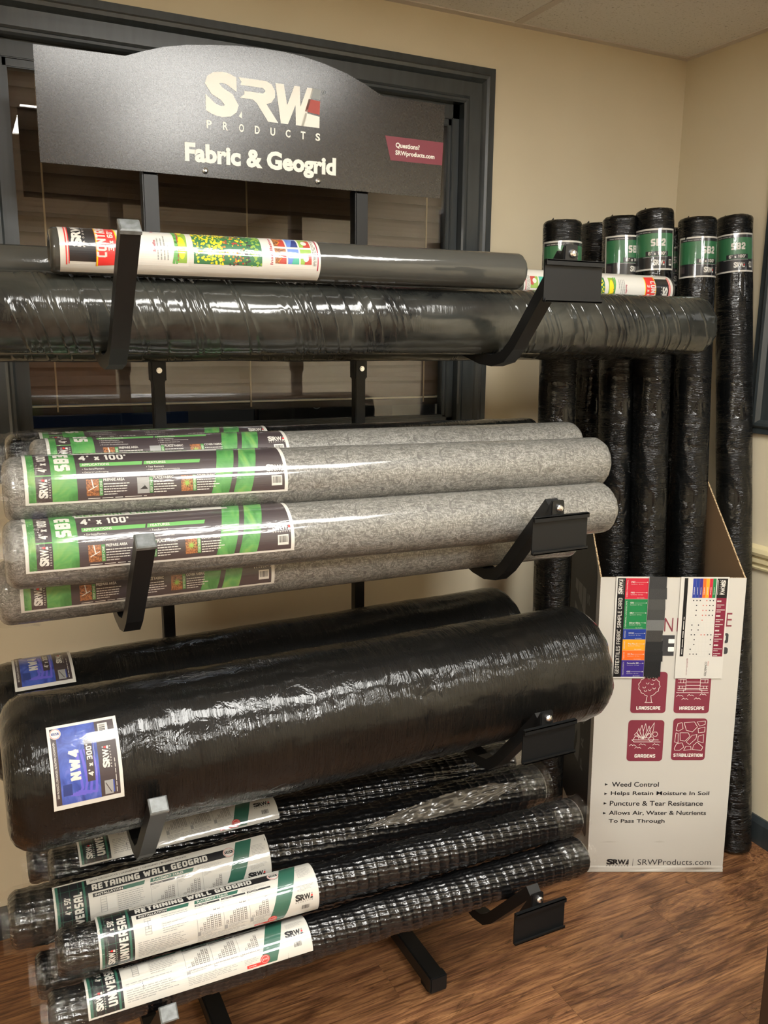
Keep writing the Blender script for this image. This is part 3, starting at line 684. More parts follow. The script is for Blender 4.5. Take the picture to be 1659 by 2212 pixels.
def make_roll(name, label, L, r, mat, p0, p1, seed, corner=.012, amp=.001, nx=60, seg=64, group=None, fx=6, twist=(0, 0, 1), body='fabric'):
    t = thing(name, label, 'fabric roll', p0, group)
    v, f = lathe_roll(L, r, seg, nx, corner, amp, seed*3.7, fx=fx, core=min(.022, r*.45))
    mesh_obj(body, v, f, mat, t, True); core_tube(L, min(.0215, r*.44), t); orient(t, p0, p1, twist); return t
def wrap_mesh(L, r, x0, x1, amp, seed, parent, seg=56, nx=90, a0=0, a1=2*PI):
    v = []
    for i in range(nx+1):
        x = x0+(x1-x0)*i/nx
        for k in range(seg+1):
            a = a0+(a1-a0)*k/seg; p = Vector((x*22+seed, math.cos(a)*2.2, math.sin(a)*2.2)); p2 = Vector((x*60+seed, math.cos(a)*6, math.sin(a)*6))
            e = 1+2*math.exp(-min(x-x0, x1-x)/.02)
            d = abs(mnoise.noise(p))*amp*e+abs(mnoise.noise(p2))*amp*.5
            tp = 0
            if x < .012: tp = -(1-x/.012)*r*.10 if x > 0 else -.1*r
            if x > L-.012: tp = -(1-(L-x)/.012)*r*.10 if x < L else -.1*r
            v.append((x, -math.cos(a)*(r+d+tp), math.sin(a)*(r+d+tp)))
    n = seg+1; f = [(i*n+k+1, i*n+k, (i+1)*n+k, (i+1)*n+k+1) for i in range(nx) for k in range(seg)]
    return mesh_obj('clear_wrap', v, f, M['clear'], parent, True)

# --- label designs
def sb3_label():
    P = Print({k: PI_[k] for k in ('white', 'dark', 'green', 'lime', 'soil', 'grey', 'leaf', 'blue', 'black', 'red')})
    Wd, Ht = .445, .150
    P.rect(0, 0, Wd, Ht, 'white', 0); P.rect(.0055, .004, Wd-.0065, Ht-.004, 'dark', 1)
    P.rect(.0055, .004, .0165, Ht-.004, 'green', 2).rect(.041, .004, .080, Ht-.004, 'green', 2)
    P.rect(.0165, .0460, .041, .0480, 'lime', 2)
    P.block("4' x 100'", .0215, .053, .0140, .042, 'white', 3, 90)
    for k in range(3): P.rect(.0165+k*.0085, .112, .0165+k*.0085+.007, .121, 'blue', 3)
    P.logo(.0205, .011, .0185, .030, 'white', 'grey', 'red', 3, 90)
    P.block('SB3', .0475, .054, .0235, .042, 'white', 4, 90, .26)
    P.rect(.078, .096, .336, .1185, 'white', 2); P.block('GENERAL LANDSCAPE', .083, .1005, .190, .0135, 'green', 3)
    P.block("4' x 100'", .087, .0745, .077, .0155, 'white', 3)
    P.poly([(.087, .0610), (.187, .0610), (.189, .0685), (.087, .0685)], 'lime', 2).poly([(.190, .0610), (.286, .0610), (.289, .0685), (.192, .0685)], 'lime', 2)
    P.text('APPLICATIONS', .090, .0625, .044, .0048, 'white', 3, bold=.02).text('FEATURES', .196, .0625, .032, .0048, 'white', 3, bold=.02)
    for i, s in enumerate(('Gardens/Planters', 'General Landscaping', 'French Drains/Driveways')): P.text(s, .093, .0545-i*.0062, .002*len(s), .0034, 'white', 3, bold=.0).disc(.0905, .0562-i*.0062, .0006, 'white', 3, 8)
    for i, s in enumerate(('Tear Resistant', 'High water flow/permittivity', 'Easy to cut and use', 'Weed Control')): P.text(s, .197, .0545-i*.0056, .0019*len(s), .0032, 'white', 3, bold=.0).disc(.1945, .056-i*.0056, .0006, 'white', 3, 8)
    for i, (u, h, c) in enumerate(((.094, 'PREPARE AREA', 'soil'), (.176, 'PLACE FABRIC', 'grey'), (.250, 'COVER FABRIC', 'soil'))):
        P.rect(u, .011, u+.020, .038, c, 2); P.rect(u+.0205, .011, u+.026, .038, 'green', 2)
        P.text(('STEP ONE', 'STEP TWO', 'STEP THREE')[i], u+.0215, .013, .0035, .022, 'white', 3, 90, .0)
        P.text(h, u+.0275, .0340, .034, .0045, 'white', 3, bold=.02); P.greek(u+.0275, .011, .042, .021, 5, 'white', 3, i+2, .35)
        if c == 'grey': P.poly([(u+.004, .018), (u+.012, .024), (u+.010, .027), (u+.016, .020), (u+.017, .018)], 'black', 3)
        elif i == 0: P.line([(u+.003, .02), (u+.017, .027)], .0012, 'white', 3).line([(u+.011, .024), (u+.009, .037)], .0018, 'white', 3)
        else:
            for a in range(9): t = a*2*PI/9+.2; P.poly([(u+.010-.0012*math.sin(t), .025+.0012*math.cos(t)), (u+.010+.0085*math.cos(t), .025+.0085*math.sin(t)), (u+.010+.0012*math.sin(t), .025-.0012*math.cos(t))], 'leaf', 3)
    P.greek(.096, .0055, .19, .003, 1, 'white', 3, 9, .4)
    top = Ht-.004
    def sl(x, v): return x+(v-.004)*.24
    for a, b in ((.303, .334), (.343, .375)): P.poly([(a, .004), (b, .004), (sl(b, top), top), (sl(a, top), top)], 'green', 2)
    P.logo(.405, .0345, .033, .0165, 'white', 'grey', 'red', 3); P.barcode(.4135, .0125, .020, .018, 'white', 'black', 3)
    return P
def nw4_label():
    P = Print({k: PI_[k] for k in ('white', 'dark', 'blue', 'red', 'black', 'grey', 'pale', 'navy', 'violet', 'sky')})
    Wd, Ht = .110, .136
    P.rect(0, 0, Wd, Ht, 'white', 0); P.rect(.0045, .008, Wd-.0055, Ht-.005, 'dark', 1); P.rect(.013, .008, .074, Ht-.005, 'blue', 2)
    for k, (a, b) in enumerate(((.020, .012), (.034, .014), (.046, .018), (.056, .022))): P.line([(.028+k*.004, .022+k*.001), (.040+k*.009, .020), (.046+k*.008, .030+k*.01), (.043+k*.008, .060+k*.004), (.042+k*.006, .088)], .004, 'violet', 3)
    P.rect(.016, .022, .030, .040, 'navy', 3)
    P.text('SRW PRODUCTS | DRAINAGE | FILTRATION | NONWOVEN', .0068, .020, .0042, .088, 'white', 3, 90, .01)
    P.disc(.0125, .1215, .0088, 'white', 3, 24).disc(.0125, .1215, .0080, 'red', 4, 24).disc(.0125, .1215, .0073, 'white', 5, 24).rect(.0068, .1195, .0182, .1235, 'navy', 6).text('USA', .0083, .1202, .0084, .0026, 'white', 7, bold=.02)
    P.block('NW4', .0285, .044, .0170, .048, 'white', 5, 90, .26)
    P.rect(.0545, .038, .0665, .104, 'dark', 4); P.block("4' x 300'", .0565, .046, .0085, .050, 'white', 5, 90)
    P.rect(.0685, .045, .0688, .098, 'white', 4)
    P.barcode(.079, .103, .0155, .0235, 'white', 'black', 3, 1); P.logo(.080, .054, .0145, .034, 'white', 'grey', 'red', 3, 90)
    P.rect(.0800, .011, .0935, .034, 'grey', 3).line([(.082, .030), (.090, .014)], .0012, 'dark', 4); P.rect(.0935, .013, .0955, .033, 'blue', 4)
    P.greek(.098, .012, .0025, .11, 1, 'white', 3, 4, .4, 1)
    return P
def geo_label():
    P = Print({k: PI_[k] for k in ('white', 'black', 'forest', 'deepgreen', 'dark', 'grey', 'red', 'pale', 'navy')})
    Wd, Ht = .425, .150
    P.rect(0, 0, Wd, Ht, 'white', 0); P.rect(.004, .004, .062, Ht-.004, 'black', 1); P.rect(.004, .004, .009, Ht-.004, 'forest', 2).rect(.0535, .004, .0575, Ht-.004, 'forest', 2)
    for a in range(6): P.rect(.009, .018+a*.022, .062, .0188+a*.022, 'forest', 2)
    for a in range(3): P.rect(.013+a*.016, .004, .0137+a*.016, Ht-.004, 'forest', 2)
    P.logo(.014, .014, .017, .036, 'white', 'grey', 'red', 4, 90); P.block("4' x 50'", .018, .076, .0115, .038, 'white', 4, 90)
    P.block('UNIVERSAL', .035, .016, .0165, .104, 'white', 4, 90, .24)
    P.text('SRW PRODUCTS | UNIVERSAL | GEOGRID | BI-DIRECTIONAL', .068, .1375, .190, .0058, 'dark', 3, bold=0)
    P.poly([(.062, .112), (.335, .112), (.339, .133), (.062, .133)], 'black', 1); P.block('RETAINING WALL GEOGRID', .070, .1155, .226, .0145, 'white', 3, 0, .24)
    P.disc(.341, .1230, .0125, 'dark', 3, 28).disc(.341, .1230, .0118, 'white', 4, 28).disc(.341, .1230, .0105, 'red', 5, 28).disc(.341, .1230, .0098, 'pale', 6, 28).rect(.3325, .1195, .3495, .1265, 'black', 7).text('USA', .3345, .1208, .013, .0045, 'white', 8, bold=.02)
    P.text('MADE IN', .3355, .1280, .011, .0025, 'dark', 8, bold=0)
    P.poly([(.070, .1000), (.166, .1000), (.169, .1085), (.070, .1085)], 'black', 2).text('INSTALLATION', .074, .1017, .052, .0050, 'white', 3, bold=.02)
    P.poly([(.126, .1000), (.166, .1000), (.169, .1085), (.128, .1085)], 'forest', 3)
    P.poly([(.178, .1000), (.262, .1000), (.266, .1085), (.180, .1085)], 'forest', 2).text('PLACEMENT TABLES', .184, .1017, .060, .0050, 'white', 3, bold=.02)
    P.greek(.272, .099, .055, .009, 4, 'grey', 3, 8, .3)
    # installation drawing
    P.rect(.094, .066, .112, .094, 'pale', 2)
    for a in range(6): P.line([(.083, .062+a*.0056), (.094, .062+a*.0056), (.094, .0676+a*.0056), (.083, .0676+a*.0056)], .0008, 'grey', 3, True)
    P.greek(.114, .056, .052, .041, 9, 'grey', 3, 6, .3); P.greek(.068, .012, .100, .040, 9, 'grey', 3, 7, .32)
    # tables of block counts
    for j, u in enumerate((.178, .2295, .281)):
        P.rect(u, .0935, u+.048, .0975, 'black', 2).greek(u+.002, .0945, .043, .002, 1, 'white', 3, j, .5)
        P.greek(u+.002, .083, .016, .008, 3, 'grey', 3, j+20, .3)
        for c_ in range(6 if j < 2 else 5):
            n_ = 2+c_*2-(j == 2)*1
            for b in range(min(n_, 10)):
                x0, y0 = u+.004+c_*.0073, .038+b*.0044
                P.line([(x0, y0), (x0+.0042, y0), (x0+.0042, y0+.0036), (x0, y0+.0036)], .0005, 'dark', 3, True)
        P.line([(u, .0935), (u, .024)], .0006, 'grey', 3).line([(u, .0370), (u+.048, .0370)], .0005, 'grey', 3); P.rect(u, .026, u+.006, .036, 'grey', 3)
        P.greek(u+.008, .0265, .038, .009, 3, 'grey', 3, j+31, .35)
    P.greek(.178, .008, .105, .017, 5, 'grey', 3, 12, .3)
    P.greek(.286, .014, .030, .012, 4, 'grey', 3, 14, .3); P.rect(.290, .0045, .330, .0115, 'red', 3); P.disc(.3265, .0150, .0095, 'red', 4, 24).disc(.3265, .0150, .0075, 'white', 5, 24).disc(.3265, .0150, .0068, 'red', 6, 24).text('$500', .3215, .0130, .0100, .0040, 'white', 7, bold=.0)
    P.greek(.294, .0065, .030, .003, 1, 'white', 4, 3, .5)
    def sl(v): return (v-.004)*.30
    P.poly([(.316, .004), (.350, .004), (.352+sl(.146), .146), (.318+sl(.146), .146)], 'forest', 1)
    P.logo(.374, .040, .037, .020, 'black', 'grey', 'red', 3); P.barcode(.385, .016, .020, .018, 'white', 'black', 3); P.greek(.380, .066, .036, .014, 5, 'grey', 3, 15, .3)
    P.greek(.388, .098, .030, .028, 8, 'grey', 3, 16, .3)
    return P
def sb2_label():
    P = Print({k: PI_[k] for k in ('white', 'black', 'deepgreen', 'grey', 'dark', 'red', 'forest')})
    Wd, Ht = .135, .108
    P.rect(0, 0, Wd, Ht, 'white', 0); P.rect(.0045, .0045, Wd-.0045, Ht-.0045, 'black', 1); P.rect(.0045, .036, Wd-.0045, .0955, 'deepgreen', 2)
    P.greek(.015, .097, .10, .004, 1, 'grey', 3, 5, .5)
    P.block('SB2', .066, .062, .038, .019, 'white', 4, 0, .24); P.rect(.053, .037, .112, .049, 'black', 3); P.block("6' x 100'", .060, .039, .045, .0085, 'white', 4)
    P.rect(.045, .0335, .112, .0348, 'grey', 3); P.logo(.072, .012, .030, .0155, 'white', 'grey', 'red', 3, sub=False); P.barcode(.116, .012, .010, .016, 'white', 'black', 3); P.rect(.006, .012, .022, .030, 'dark', 3)
    return P
def cf_label():
    """landscape fabric sleeve with garden photo"""
    P = Print({k: PI_[k] for k in ('white', 'black', 'red', 'orange', 'grey', 'lime', 'yellow', 'leaf', 'maroon', 'soil', 'sky', 'navy', 'brick', 'teal', 'pale', 'deepgreen', 'dark')})
    Wd, Ht = .446, .130
    P.rect(0, 0, Wd, Ht, 'white', 0); P.rect(.0085, .016, .0105, Ht, 'red', 2).rect(.0125, .018, .014, Ht, 'red', 2)
    P.rect(.0135, .022, .055, Ht, 'black', 1)
    arcp = [(.053+.004*math.cos((t-.3)*2.2), .016+t*(Ht-.016)) for t in [i/12 for i in range(13)]]
    P.poly([(.085, .018)]+[(.087+.006*math.sin(t*PI)-t*.01, .018+t*(Ht-.018)) for t in [i/12 for i in range(1, 13)]]+arcp[::-1], 'red', 2)
    P.line(arcp, .0022, 'yellow', 3); P.line([(a-.001, b) for a, b in arcp], .0015, 'orange', 3)
    P.line([(.087+.006*math.sin(t*PI)-t*.01, .018+t*(Ht-.018)) for t in [i/12 for i in range(0, 13)]], .002, 'yellow', 3)
    P.logo(.018, .044, .021, .052, 'white', 'grey', 'red', 3, 90)
    P.block('CONTRACTOR', .056, .030, .016, .098, 'white', 4, 90, .22); P.block("3 x 60'", .0745, .040, .009, .038, 'white', 4, 90)
    P.rect(.088, .020, .205, Ht, 'pale', 1)
    P.text('Benefits', .146, .042, .005, .020, 'maroon', 3, 90, .02); P.greek(.152, .030, .022, .045, 4, 'grey', 3, 4, .35, 1)
    P.text('Benefits', .146, .082, .005, .020, 'maroon', 3, 90, .02)
    # two swooshes with garden picture between
    for k in range(2):
        pts = [(.180+.006*math.sin(t*3+k), .026+t*(Ht-.026)) for t in [i/14 for i in range(15)]]
        P.line(pts, .004, 'lime', 3)
    P.poly([(.183, .026), (.202, .026), (.204, .075), (.203, Ht), (.186, Ht), (.182, .075)], 'leaf', 2); P.disc(.194, .052, .0065, 'yellow', 3, 18, .020).disc(.194, .098, .0065, 'yellow', 3, 18, .020).line([(.187, .03), (.189, .075), (.187, .12)], .002, 'maroon', 3)
    x0, x1, y0 = .214, .335, .026
    P.rect(x0, y0, x1, Ht, 'deepgreen', 1); R = random.Random(11)
    for i in range(620):
        u = R.uniform(x0, x1); v = R.uniform(y0, Ht); f = (u-x0)/(x1-x0)
        c = ('yellow' if R.random() < .88 else 'leaf') if f < .42 else (R.choice(('orange', 'leaf', 'brick', 'deepgreen', 'yellow', 'dark')) if f < .75 else ('dark' if f < .84 and R.random() < .7 else 'leaf'))
        s_ = R.uniform(.0012, .0026); P.disc(min(u, x1-s_), v, s_, c, 2+(i % 2), 6)
    P.rect(.347, .024, Wd-.012, .1155, 'white', 1)
    P.text('Installation Guide', .350, .030, .0052, .086, 'maroon', 3, 90, .02)
    for k, (c1, c2) in enumerate((('soil', 'brick'), ('sky', 'navy'), ('leaf', 'brick'))):
        u = .359+k*.024
        for j in range(2):
            v = .032+j*.030; P.rect(u, v, u+.021, v+.026, c1, 2); P.poly([(u+.007, v), (u+.021, v), (u+.021, v+.018), (u+.014, v+.020)], c2 if not (k == 1 and j == 0) else 'teal', 3)
            if k == 2: P.disc(u+.010, v+.010, .0055, 'white', 4, 14)
            if k == 0: P.line([(u+.002, v+.020), (u+.012, v+.010), (u+.006, v+.003)], .0016, 'orange', 4)
        P.greek(u+.001, .096, .018, .024, 4, 'dark', 3, k+40, .3, 1); P.rect(u-.0015, .096, u, .110, 'maroon', 3)
    P.greek(.430, .030, .008, .07, 3, 'dark', 3, 44, .3, 1); P.rect(.4395, .022, .4415, .110, 'maroon', 3)
    return P
LSB3, LNW, LGEO, LSB2, LCF = sb3_label(), nw4_label(), geo_label(), sb2_label(), cf_label()
LGEO.xf(lambda q: q*np.array([1, .787]), 0)

# --- tier 1: two 6 ft black rolls with 3 ft rolls on top
tA = make_roll('fabric_roll', 'large six foot black film-wrapped roll at the front of the top tier', 1.805, .0685, M['film_big'], (-.17, 1.56, 1.583), (1.635, 1.56, 1.583), 1, .03, .0022, 90, 72, body='film_wrap')
tA2 = make_roll('fabric_roll', 'six foot black roll behind the large front roll on the top tier', 1.80, .070, M['film_big'], (-.19, 1.703, 1.568), (1.61, 1.703, 1.568), 2, .03, .0022, 70, 64, body='film_wrap')
tC1 = make_roll('fabric_roll', 'dark grey roll with flower garden label lying on top of the front black roll', .919, .0365, M['fab_dark'], (.142, 1.52, 1.682), (1.061, 1.52, 1.686), 3, .008, .0004, 50)
LCF.build('label', cyl_map(.0365, -62, .013), tC1, .0035)
tC2 = make_roll('fabric_roll', 'dark grey roll with its label at the right end, behind the top tier plate', .92, .0365, M['fab_dark'], (1.604, 1.655, 1.667), (.684, 1.655, 1.667), 4, .008, .0004, 50, twist=(0, 0, 1))
tC2.matrix_world = Matrix.Translation((1.604, 1.655, 1.667)) @ Matrix.Rotation(PI, 4, 'Z') @ Matrix.Rotation(PI, 4, 'X')
LCF.build('label', cyl_map(.0365, -62-200, .013), tC2, .0035)
tC2.matrix_world = Matrix.Translation((1.604, 1.655, 1.667)) @ Matrix.Rotation(PI, 4, 'Z')
tD = make_roll('fabric_roll', 'plain dark grey roll end showing at the left edge on the top tier', .91, .0365, M['fab_dark'], (-.25, 1.66, 1.665), (.66, 1.66, 1.665), 5, .008, .0004, 40)

# --- tier 2: grey rolls with green labels
def sb3(label, p0, p1, seed, th, u0, mat='fab_grey', wrap=True, r=.0562):
    L = (Vector(p1)-Vector(p0)).length
    t = make_roll('fabric_roll', label, L, r, M[mat], p0, p1, seed, .020, .0009, 70, group='green-labelled four foot rolls')
    LSB3.build('label', cyl_map(r, th, u0), t, .004)
    if wrap: wrap_mesh(L, r+.0035, -.012, u0+.03, .004, seed*5.1, t, nx=30)
    return t
sb3('front grey fabric roll with green label, resting against the second tier hook', (.036, 1.445, 1.200), (1.266, 1.445, 1.180), 6, -19, .028)
sb3('grey fabric roll with green label stacked directly above the front one', (.044, 1.503, 1.296), (1.291, 1.503, 1.274), 7, -17, .030)
sb3('grey fabric roll with green label, third back and partly hidden', (.095, 1.6145, 1.310), (1.303, 1.6145, 1.299), 8, 8, .026)
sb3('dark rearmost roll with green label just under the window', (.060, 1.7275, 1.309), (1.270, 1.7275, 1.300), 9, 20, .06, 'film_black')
sb3('shaded grey fabric roll with green label at the bottom of the second tier', (.022, 1.535, 1.1135), (1.246, 1.535, 1.107), 10, -24, .034)

# --- tier 3: thick black rolls with blue labels
tN = make_roll('fabric_roll', 'very thick black film-wrapped roll with blue label on the third tier', 1.256, .1335, M['film_nw'], (.006, 1.475, .806), (1.262, 1.475, .806), 11, .05, .0028, 110, 96, body='film_wrap')
LNW.build('label', cyl_map(.1335, -4, .069, .0032), tN, .006)
tN2 = make_roll('fabric_roll', 'thick black roll with dark blue label behind the thickest roll', 1.23, .119, M['film_nw'], (-.01, 1.735, .788), (1.22, 1.735, .802), 12, .045, .0024, 60, 80, body='film_wrap')
LNW.build('label', cyl_map(.119, 50, .052, .0028), tN2, .006)

# --- tier 4: geogrid rolls
def geogrid_mesh(L, r, nx=300, seg=150, seed=0):
    x = np.linspace(0, L, nx)[:, None]; a = np.linspace(0, 2*PI, seg, endpoint=False)[None, :]
    ph = (x/.0255+.12*np.sin(a+seed)) % 1.0
    ring = np.exp(-((ph-.5)/.10)**2)
    ribs = np.maximum(0, np.sin(a*27+np.floor(x/.0255)*1.3+seed))**2*(1-ring)
    wob = .0016*np.sin(x*31+seed)*np.sin(2*a+x*17)+.0010*np.sin(x*73+3*a)
    e = np.clip(np.minimum(x, L-x)/.012, 0, 1)**.5
    rr = (r-.004+.0034*ring+.0022*ribs+wob)*(.80+.20*e)
    v = np.stack([x+0*a, -rr*np.cos(a), rr*np.sin(a)], -1).reshape(-1, 3)
    i = np.arange(nx-1)[:, None]*seg; k = np.arange(seg)[None, :]; j = (k+1) % seg
    f = np.stack([i+seg+k, i+seg+j, i+j, i+k], -1).reshape(-1, 4)
    # end walls down to the core with a wound spiral of layers
    V = [tuple(q) for q in v]; Fc = [tuple(q) for q in f.tolist()]
    for side, row in ((0, 0), (1, nx-1)):
        prev = list(range(row*seg, row*seg+seg)); xx = 0 if side == 0 else L; sg_ = 1 if side == 0 else -1
        for q, (rf, dx) in enumerate(((.72, .003), (.62, -.001), (.52, .004), (.42, 0), (.36, .02))):
            s_ = len(V)
            for kk in range(seg): t = 2*PI*kk/seg; V.append((xx+sg_*dx, -r*rf*math.cos(t), r*rf*math.sin(t)))
            cur = list(range(s_, s_+seg))
            for kk in range(seg):
                jj = (kk+1) % seg; q4 = (prev[kk], prev[jj], cur[jj], cur[kk]); Fc.append(q4 if side == 0 else q4[::-1])
            prev = cur
    me = bpy.data.meshes.new('grid_mesh'); me.from_pydata(V, [], Fc); me.materials.append(M['geogrid'])
    me.polygons.foreach_set('use_smooth', [True]*len(me.polygons)); me.update(); return me
GM = [geogrid_mesh(1.22, .045, seed=0), geogrid_mesh(1.22, .056, seg=160, seed=2)]
def geo(label, p0, p1, big, th, u0, seed, lab=True, wrap=True):
    t = thing('geogrid_roll', label, 'geogrid roll', p0, 'geogrid rolls on the bottom tier'); r = .056 if big else .045
    L = (Vector(p1)-Vector(p0)).length; o = link(bpy.data.objects.new('grid_mesh', GM[big]), t); o.scale = (L/1.22, 1, 1)
    core_tube(L, .016, t)
    if lab: LGEO.build('label', cyl_map(r, th, u0, .0015), t, .0035)
    if wrap: wrap_mesh(L, r+.0035, -.014, .085 if lab else .11, .0045, seed*4.3, t, nx=30); wrap_mesh(L, r+.0035, L-.085, L+.012, .0045, seed*2.3, t, nx=26)
    orient(t, p0, p1); return t
g1 = geo('lowest front geogrid roll with white label and red seal, nearest the floor', (.045, 1.42, .353), (1.239, 1.42, .336), 0, 10, .062, 1)
g2 = geo('front geogrid roll with white retaining wall label, lying on the lowest one', (.068, 1.458, .447), (1.244, 1.458, .4165), 0, -34, .068, 2)
g3 = geo('thicker geogrid roll behind with loose torn film and white label', (-.005, 1.58, .453), (1.219, 1.58, .447), 1, -41, .078, 3)
g4 = geo('shaded geogrid roll with label just under the thickest black roll', (.076, 1.682, .474), (1.205, 1.682, .468), 0, 24, .056, 4)
g5 = geo('unlabelled geogrid roll low down behind the front pair, left end showing', (.033, 1.535, .352), (1.19, 1.535, .345), 0, 0, 0, 5, lab=False)
g6 = geo('rearmost dark geogrid roll below the thick black rolls', (.040, 1.795, .428), (1.26, 1.795, .436), 0, 0, 0, 6, lab=False)
# torn film flap on the thick geogrid roll
v = []; nx_, ny_ = 60, 14
for i in range(nx_+1):
    t = i/nx_; X = .72+.42*t; wd = .040*math.sin(PI*min(1, t*1.02))**.8*(.5+.5*t)+.002
    for j in range(ny_+1):
        s_ = j/ny_-.5; a = math.radians(36+6*t)+s_*wd/.06*1.2; rr = .064+.014*abs(mnoise.noise(Vector((X*60, s_*5, 3))))+.008*abs(mnoise.noise(Vector((X*150, s_*12, 7))))
        v.append((X, -rr*math.cos(a), rr*math.sin(a)))
n = ny_+1; tf = mesh_obj('torn_film', v, [(i*n+k, i*n+k+1, (i+1)*n+k+1, (i+1)*n+k) for i in range(nx_) for k in range(ny_)], None or new_mat('crumpled_film', hexc('#4a4640'), .35, coat=1, coat_rough=.1), g3, True); tf['label'] = 'crumpled silvery torn film'

# ---------------------------------------------------------------- standing rolls in the corner
def stand(label, base, top, seed, lab=True, az=0.0, r=.0510):
    L = (Vector(top)-Vector(base)).length
    x = (Vector(top)-Vector(base)).normalized(); to = Vector((-base[0], -base[1], 0)).normalized()
    y = (-to-x*x.dot(-to)).normalized(); z = x.cross(y)
    t = thing('fabric_roll', label, 'fabric roll', base, 'six foot rolls standing in the corner')
    v, f = lathe_roll(L, r, 56, 90, .012, .0011, seed*3.1, fx=5)
    mesh_obj('film_wrap', v, f, M['film_stand'], t, True); core_tube(L, .021, t)
    tw = MB(); tw.add([(L-.004, .01, .02), (L+.012, .012, .024), (L-.004, .022, .03), (L-.002, .012, .038)], [(0, 1, 2), (0, 2, 3), (0, 3, 1), (1, 3, 2)]); tw.build('film_tail', M['film_stand'], t)
    if lab: LSB2.build('label', stand_map(r, math.degrees(.0675/r)+az, L-.055-.108), t, .004, 0)
    t.matrix_world = Matrix(((x.x, y.x, z.x, base[0]), (x.y, y.y, z.y, base[1]), (x.z, y.z, z.z, base[2]), (0, 0, 0, 1)))
    return t
stand('leftmost standing black roll with green label, left of the white box', (1.452, 1.83, .003), (1.450, 1.886, 1.852), 21, True, -12)
stand('standing black roll without label, just right of the leftmost one', (1.738, 2.06, .003), (1.737, 2.093, 1.886), 22, False)
stand('standing black roll in the box half hidden behind the tallest one', (1.668, 1.80, .016), (1.662, 1.902, 1.878), 23, True, -26)
stand('tallest standing black roll with green label in the middle of the box', (1.725, 1.713, .016), (1.720, 1.837, 1.892), 24, True, 6)
stand('standing black roll peeking out lower behind the tallest one', (1.862, 1.87, .016), (1.884, 1.925, 1.862), 25, True, 0)
stand('standing black roll with creased green label, second from the right wall', (1.862, 1.70, .016), (1.860, 1.818, 1.878), 26, True, -18)
stand('rightmost standing black roll beside the right wall, outside the box', (2.036, 1.635, .003), (2.040, 1.856, 1.898), 27, True, 4)

# ---------------------------------------------------------------- white display box
BL = Vector((1.543, 1.737, 0)); D_ = Vector((.365, -.174, 0)).normalized(); Sd = Vector((-D_.y, D_.x, 0)); RK = -.0155
def bp(u, w, z, skew=0): return BL+D_*(u+RK*z)+Sd*w+Vector((0, 0, z))
box = thing('display_box', 'white cardboard display box with maroon icons holding the standing rolls', 'box', tuple(BL))
def panel(name, pts, thick, nrm, mats, parent):
    """pts 3D outline; front face mats[0], back mats[1], edges mats[2]"""
    n_ = Vector(nrm).normalized()*thick; a = [Vector(p)-BL for p in pts]; b = [p+n_ for p in a]; n = len(a)
    f = [tuple(range(n)), tuple(range(2*n-1, n-1, -1))]+[(i, (i+1) % n, (i+1) % n+n, i+n) for i in range(n)]
    return mesh_obj(name, a+b, f, mats, parent, False, [0, 1]+[2]*n)
bw, bd, bh, bh2 = .404, .335, .908, 1.235
az = -.13    # right panel leans in a little towards the back
def br(w, z): return BL+D_*(bw+RK*z+w*az*.999)+Sd*w*.99+Vector((0, 0, z))
white3 = [M['card'], M['kraft'], M['flute']]
fr = panel('front_panel', [bp(0, 0, .004), bp(bw, 0, .004), bp(bw, 0, bh), bp(0, 0, bh)], .004, Sd, white3, box)
rp = panel('side_panel', [br(.004, .004), br(bd, .004), br(bd, bh2), br(.004, bh)], -.004, D_, white3, box)
lp = panel('side_panel', [bp(0, .004, .004), bp(0, bd, .004), bp(0, bd, bh2), bp(0, .004, bh)], .004, D_, white3, box)
panel('back_panel', [bp(0, bd, .004), br(bd, .004), br(bd, bh2), bp(0, bd, bh2)], .004, Sd, [M['kraft'], M['card'], M['flute']], box)
panel('bottom_panel', [bp(.004, .004, .0), bp(bw-.004, .004, .0), br(bd-.004, 0), bp(.004, bd-.004, 0)], .006, (0, 0, 1), [M['card'], M['kraft'], M['flute']], box)
# crushed lower edge
v = []; n_ = 40
for i in range(n_+1):
    u = bw*i/n_
    for k, (o, z) in enumerate(((-.002, .001), (-.0035, .006+.002*math.sin(u*40)), (-.001, .010+.003*math.sin(u*23+1)), (-.003, .014+.003*math.sin(u*31)), (.0, .020))): v.append(bp(u, o, z)-BL)
mesh_obj('crushed_edge', v, [(i*5+k, (i+1)*5+k, (i+1)*5+k+1, i*5+k+1) for i in range(n_) for k in range(4)], M['card'], box, True)
PBM = dict(maroon=M['ink_maroon'], white=M['ink_white'], black=M['ink_black'], grey=new_mat('charcoal_print', hexc('#3a3a3c'), .5), dent=new_mat('dent_grey', hexc('#b9b4aa'), .7))
TP = {}; PB = Print(PBM)
# four icon tiles
def fix(u, v): return u-RK*v   # keep measured positions
tiles = dict(tree=(.0925, .507, .1935, .632), steps=(.2165, .507, .318, .632), garden=(.092, .3585, .1955, .4855), stone=(.2205, .361, .3185, .491))
off = {}
for k_, (a, b, c_, d_) in tiles.items():
    s_ = -RK*(b+d_)/2; tiles[k_] = (a+s_, b, c_+s_, d_); a, b, c_, d_ = tiles[k_]; TP[k_] = Print(PBM); TP[k_].rrect(a, b, c_, d_, .010, 'maroon', 1)
def ic(key, pts, w=.0011, closed=False):
    a, b, c_, d_ = tiles[key]; TP[key].line([(a+x*(c_-a), b+y*(d_-b)) for x, y in pts], w, 'white', 2, closed)
R = random.Random(4)
pts = []
for i in range(22):
    t = math.radians(-62+i*304/21-0); rr = .27+.025*(i % 2)
    pts.append((.5+rr*1.05*math.sin(math.radians(-150+i*300/21)), .66+rr*.93*math.cos(math.radians(-150+i*300/21))*.85))
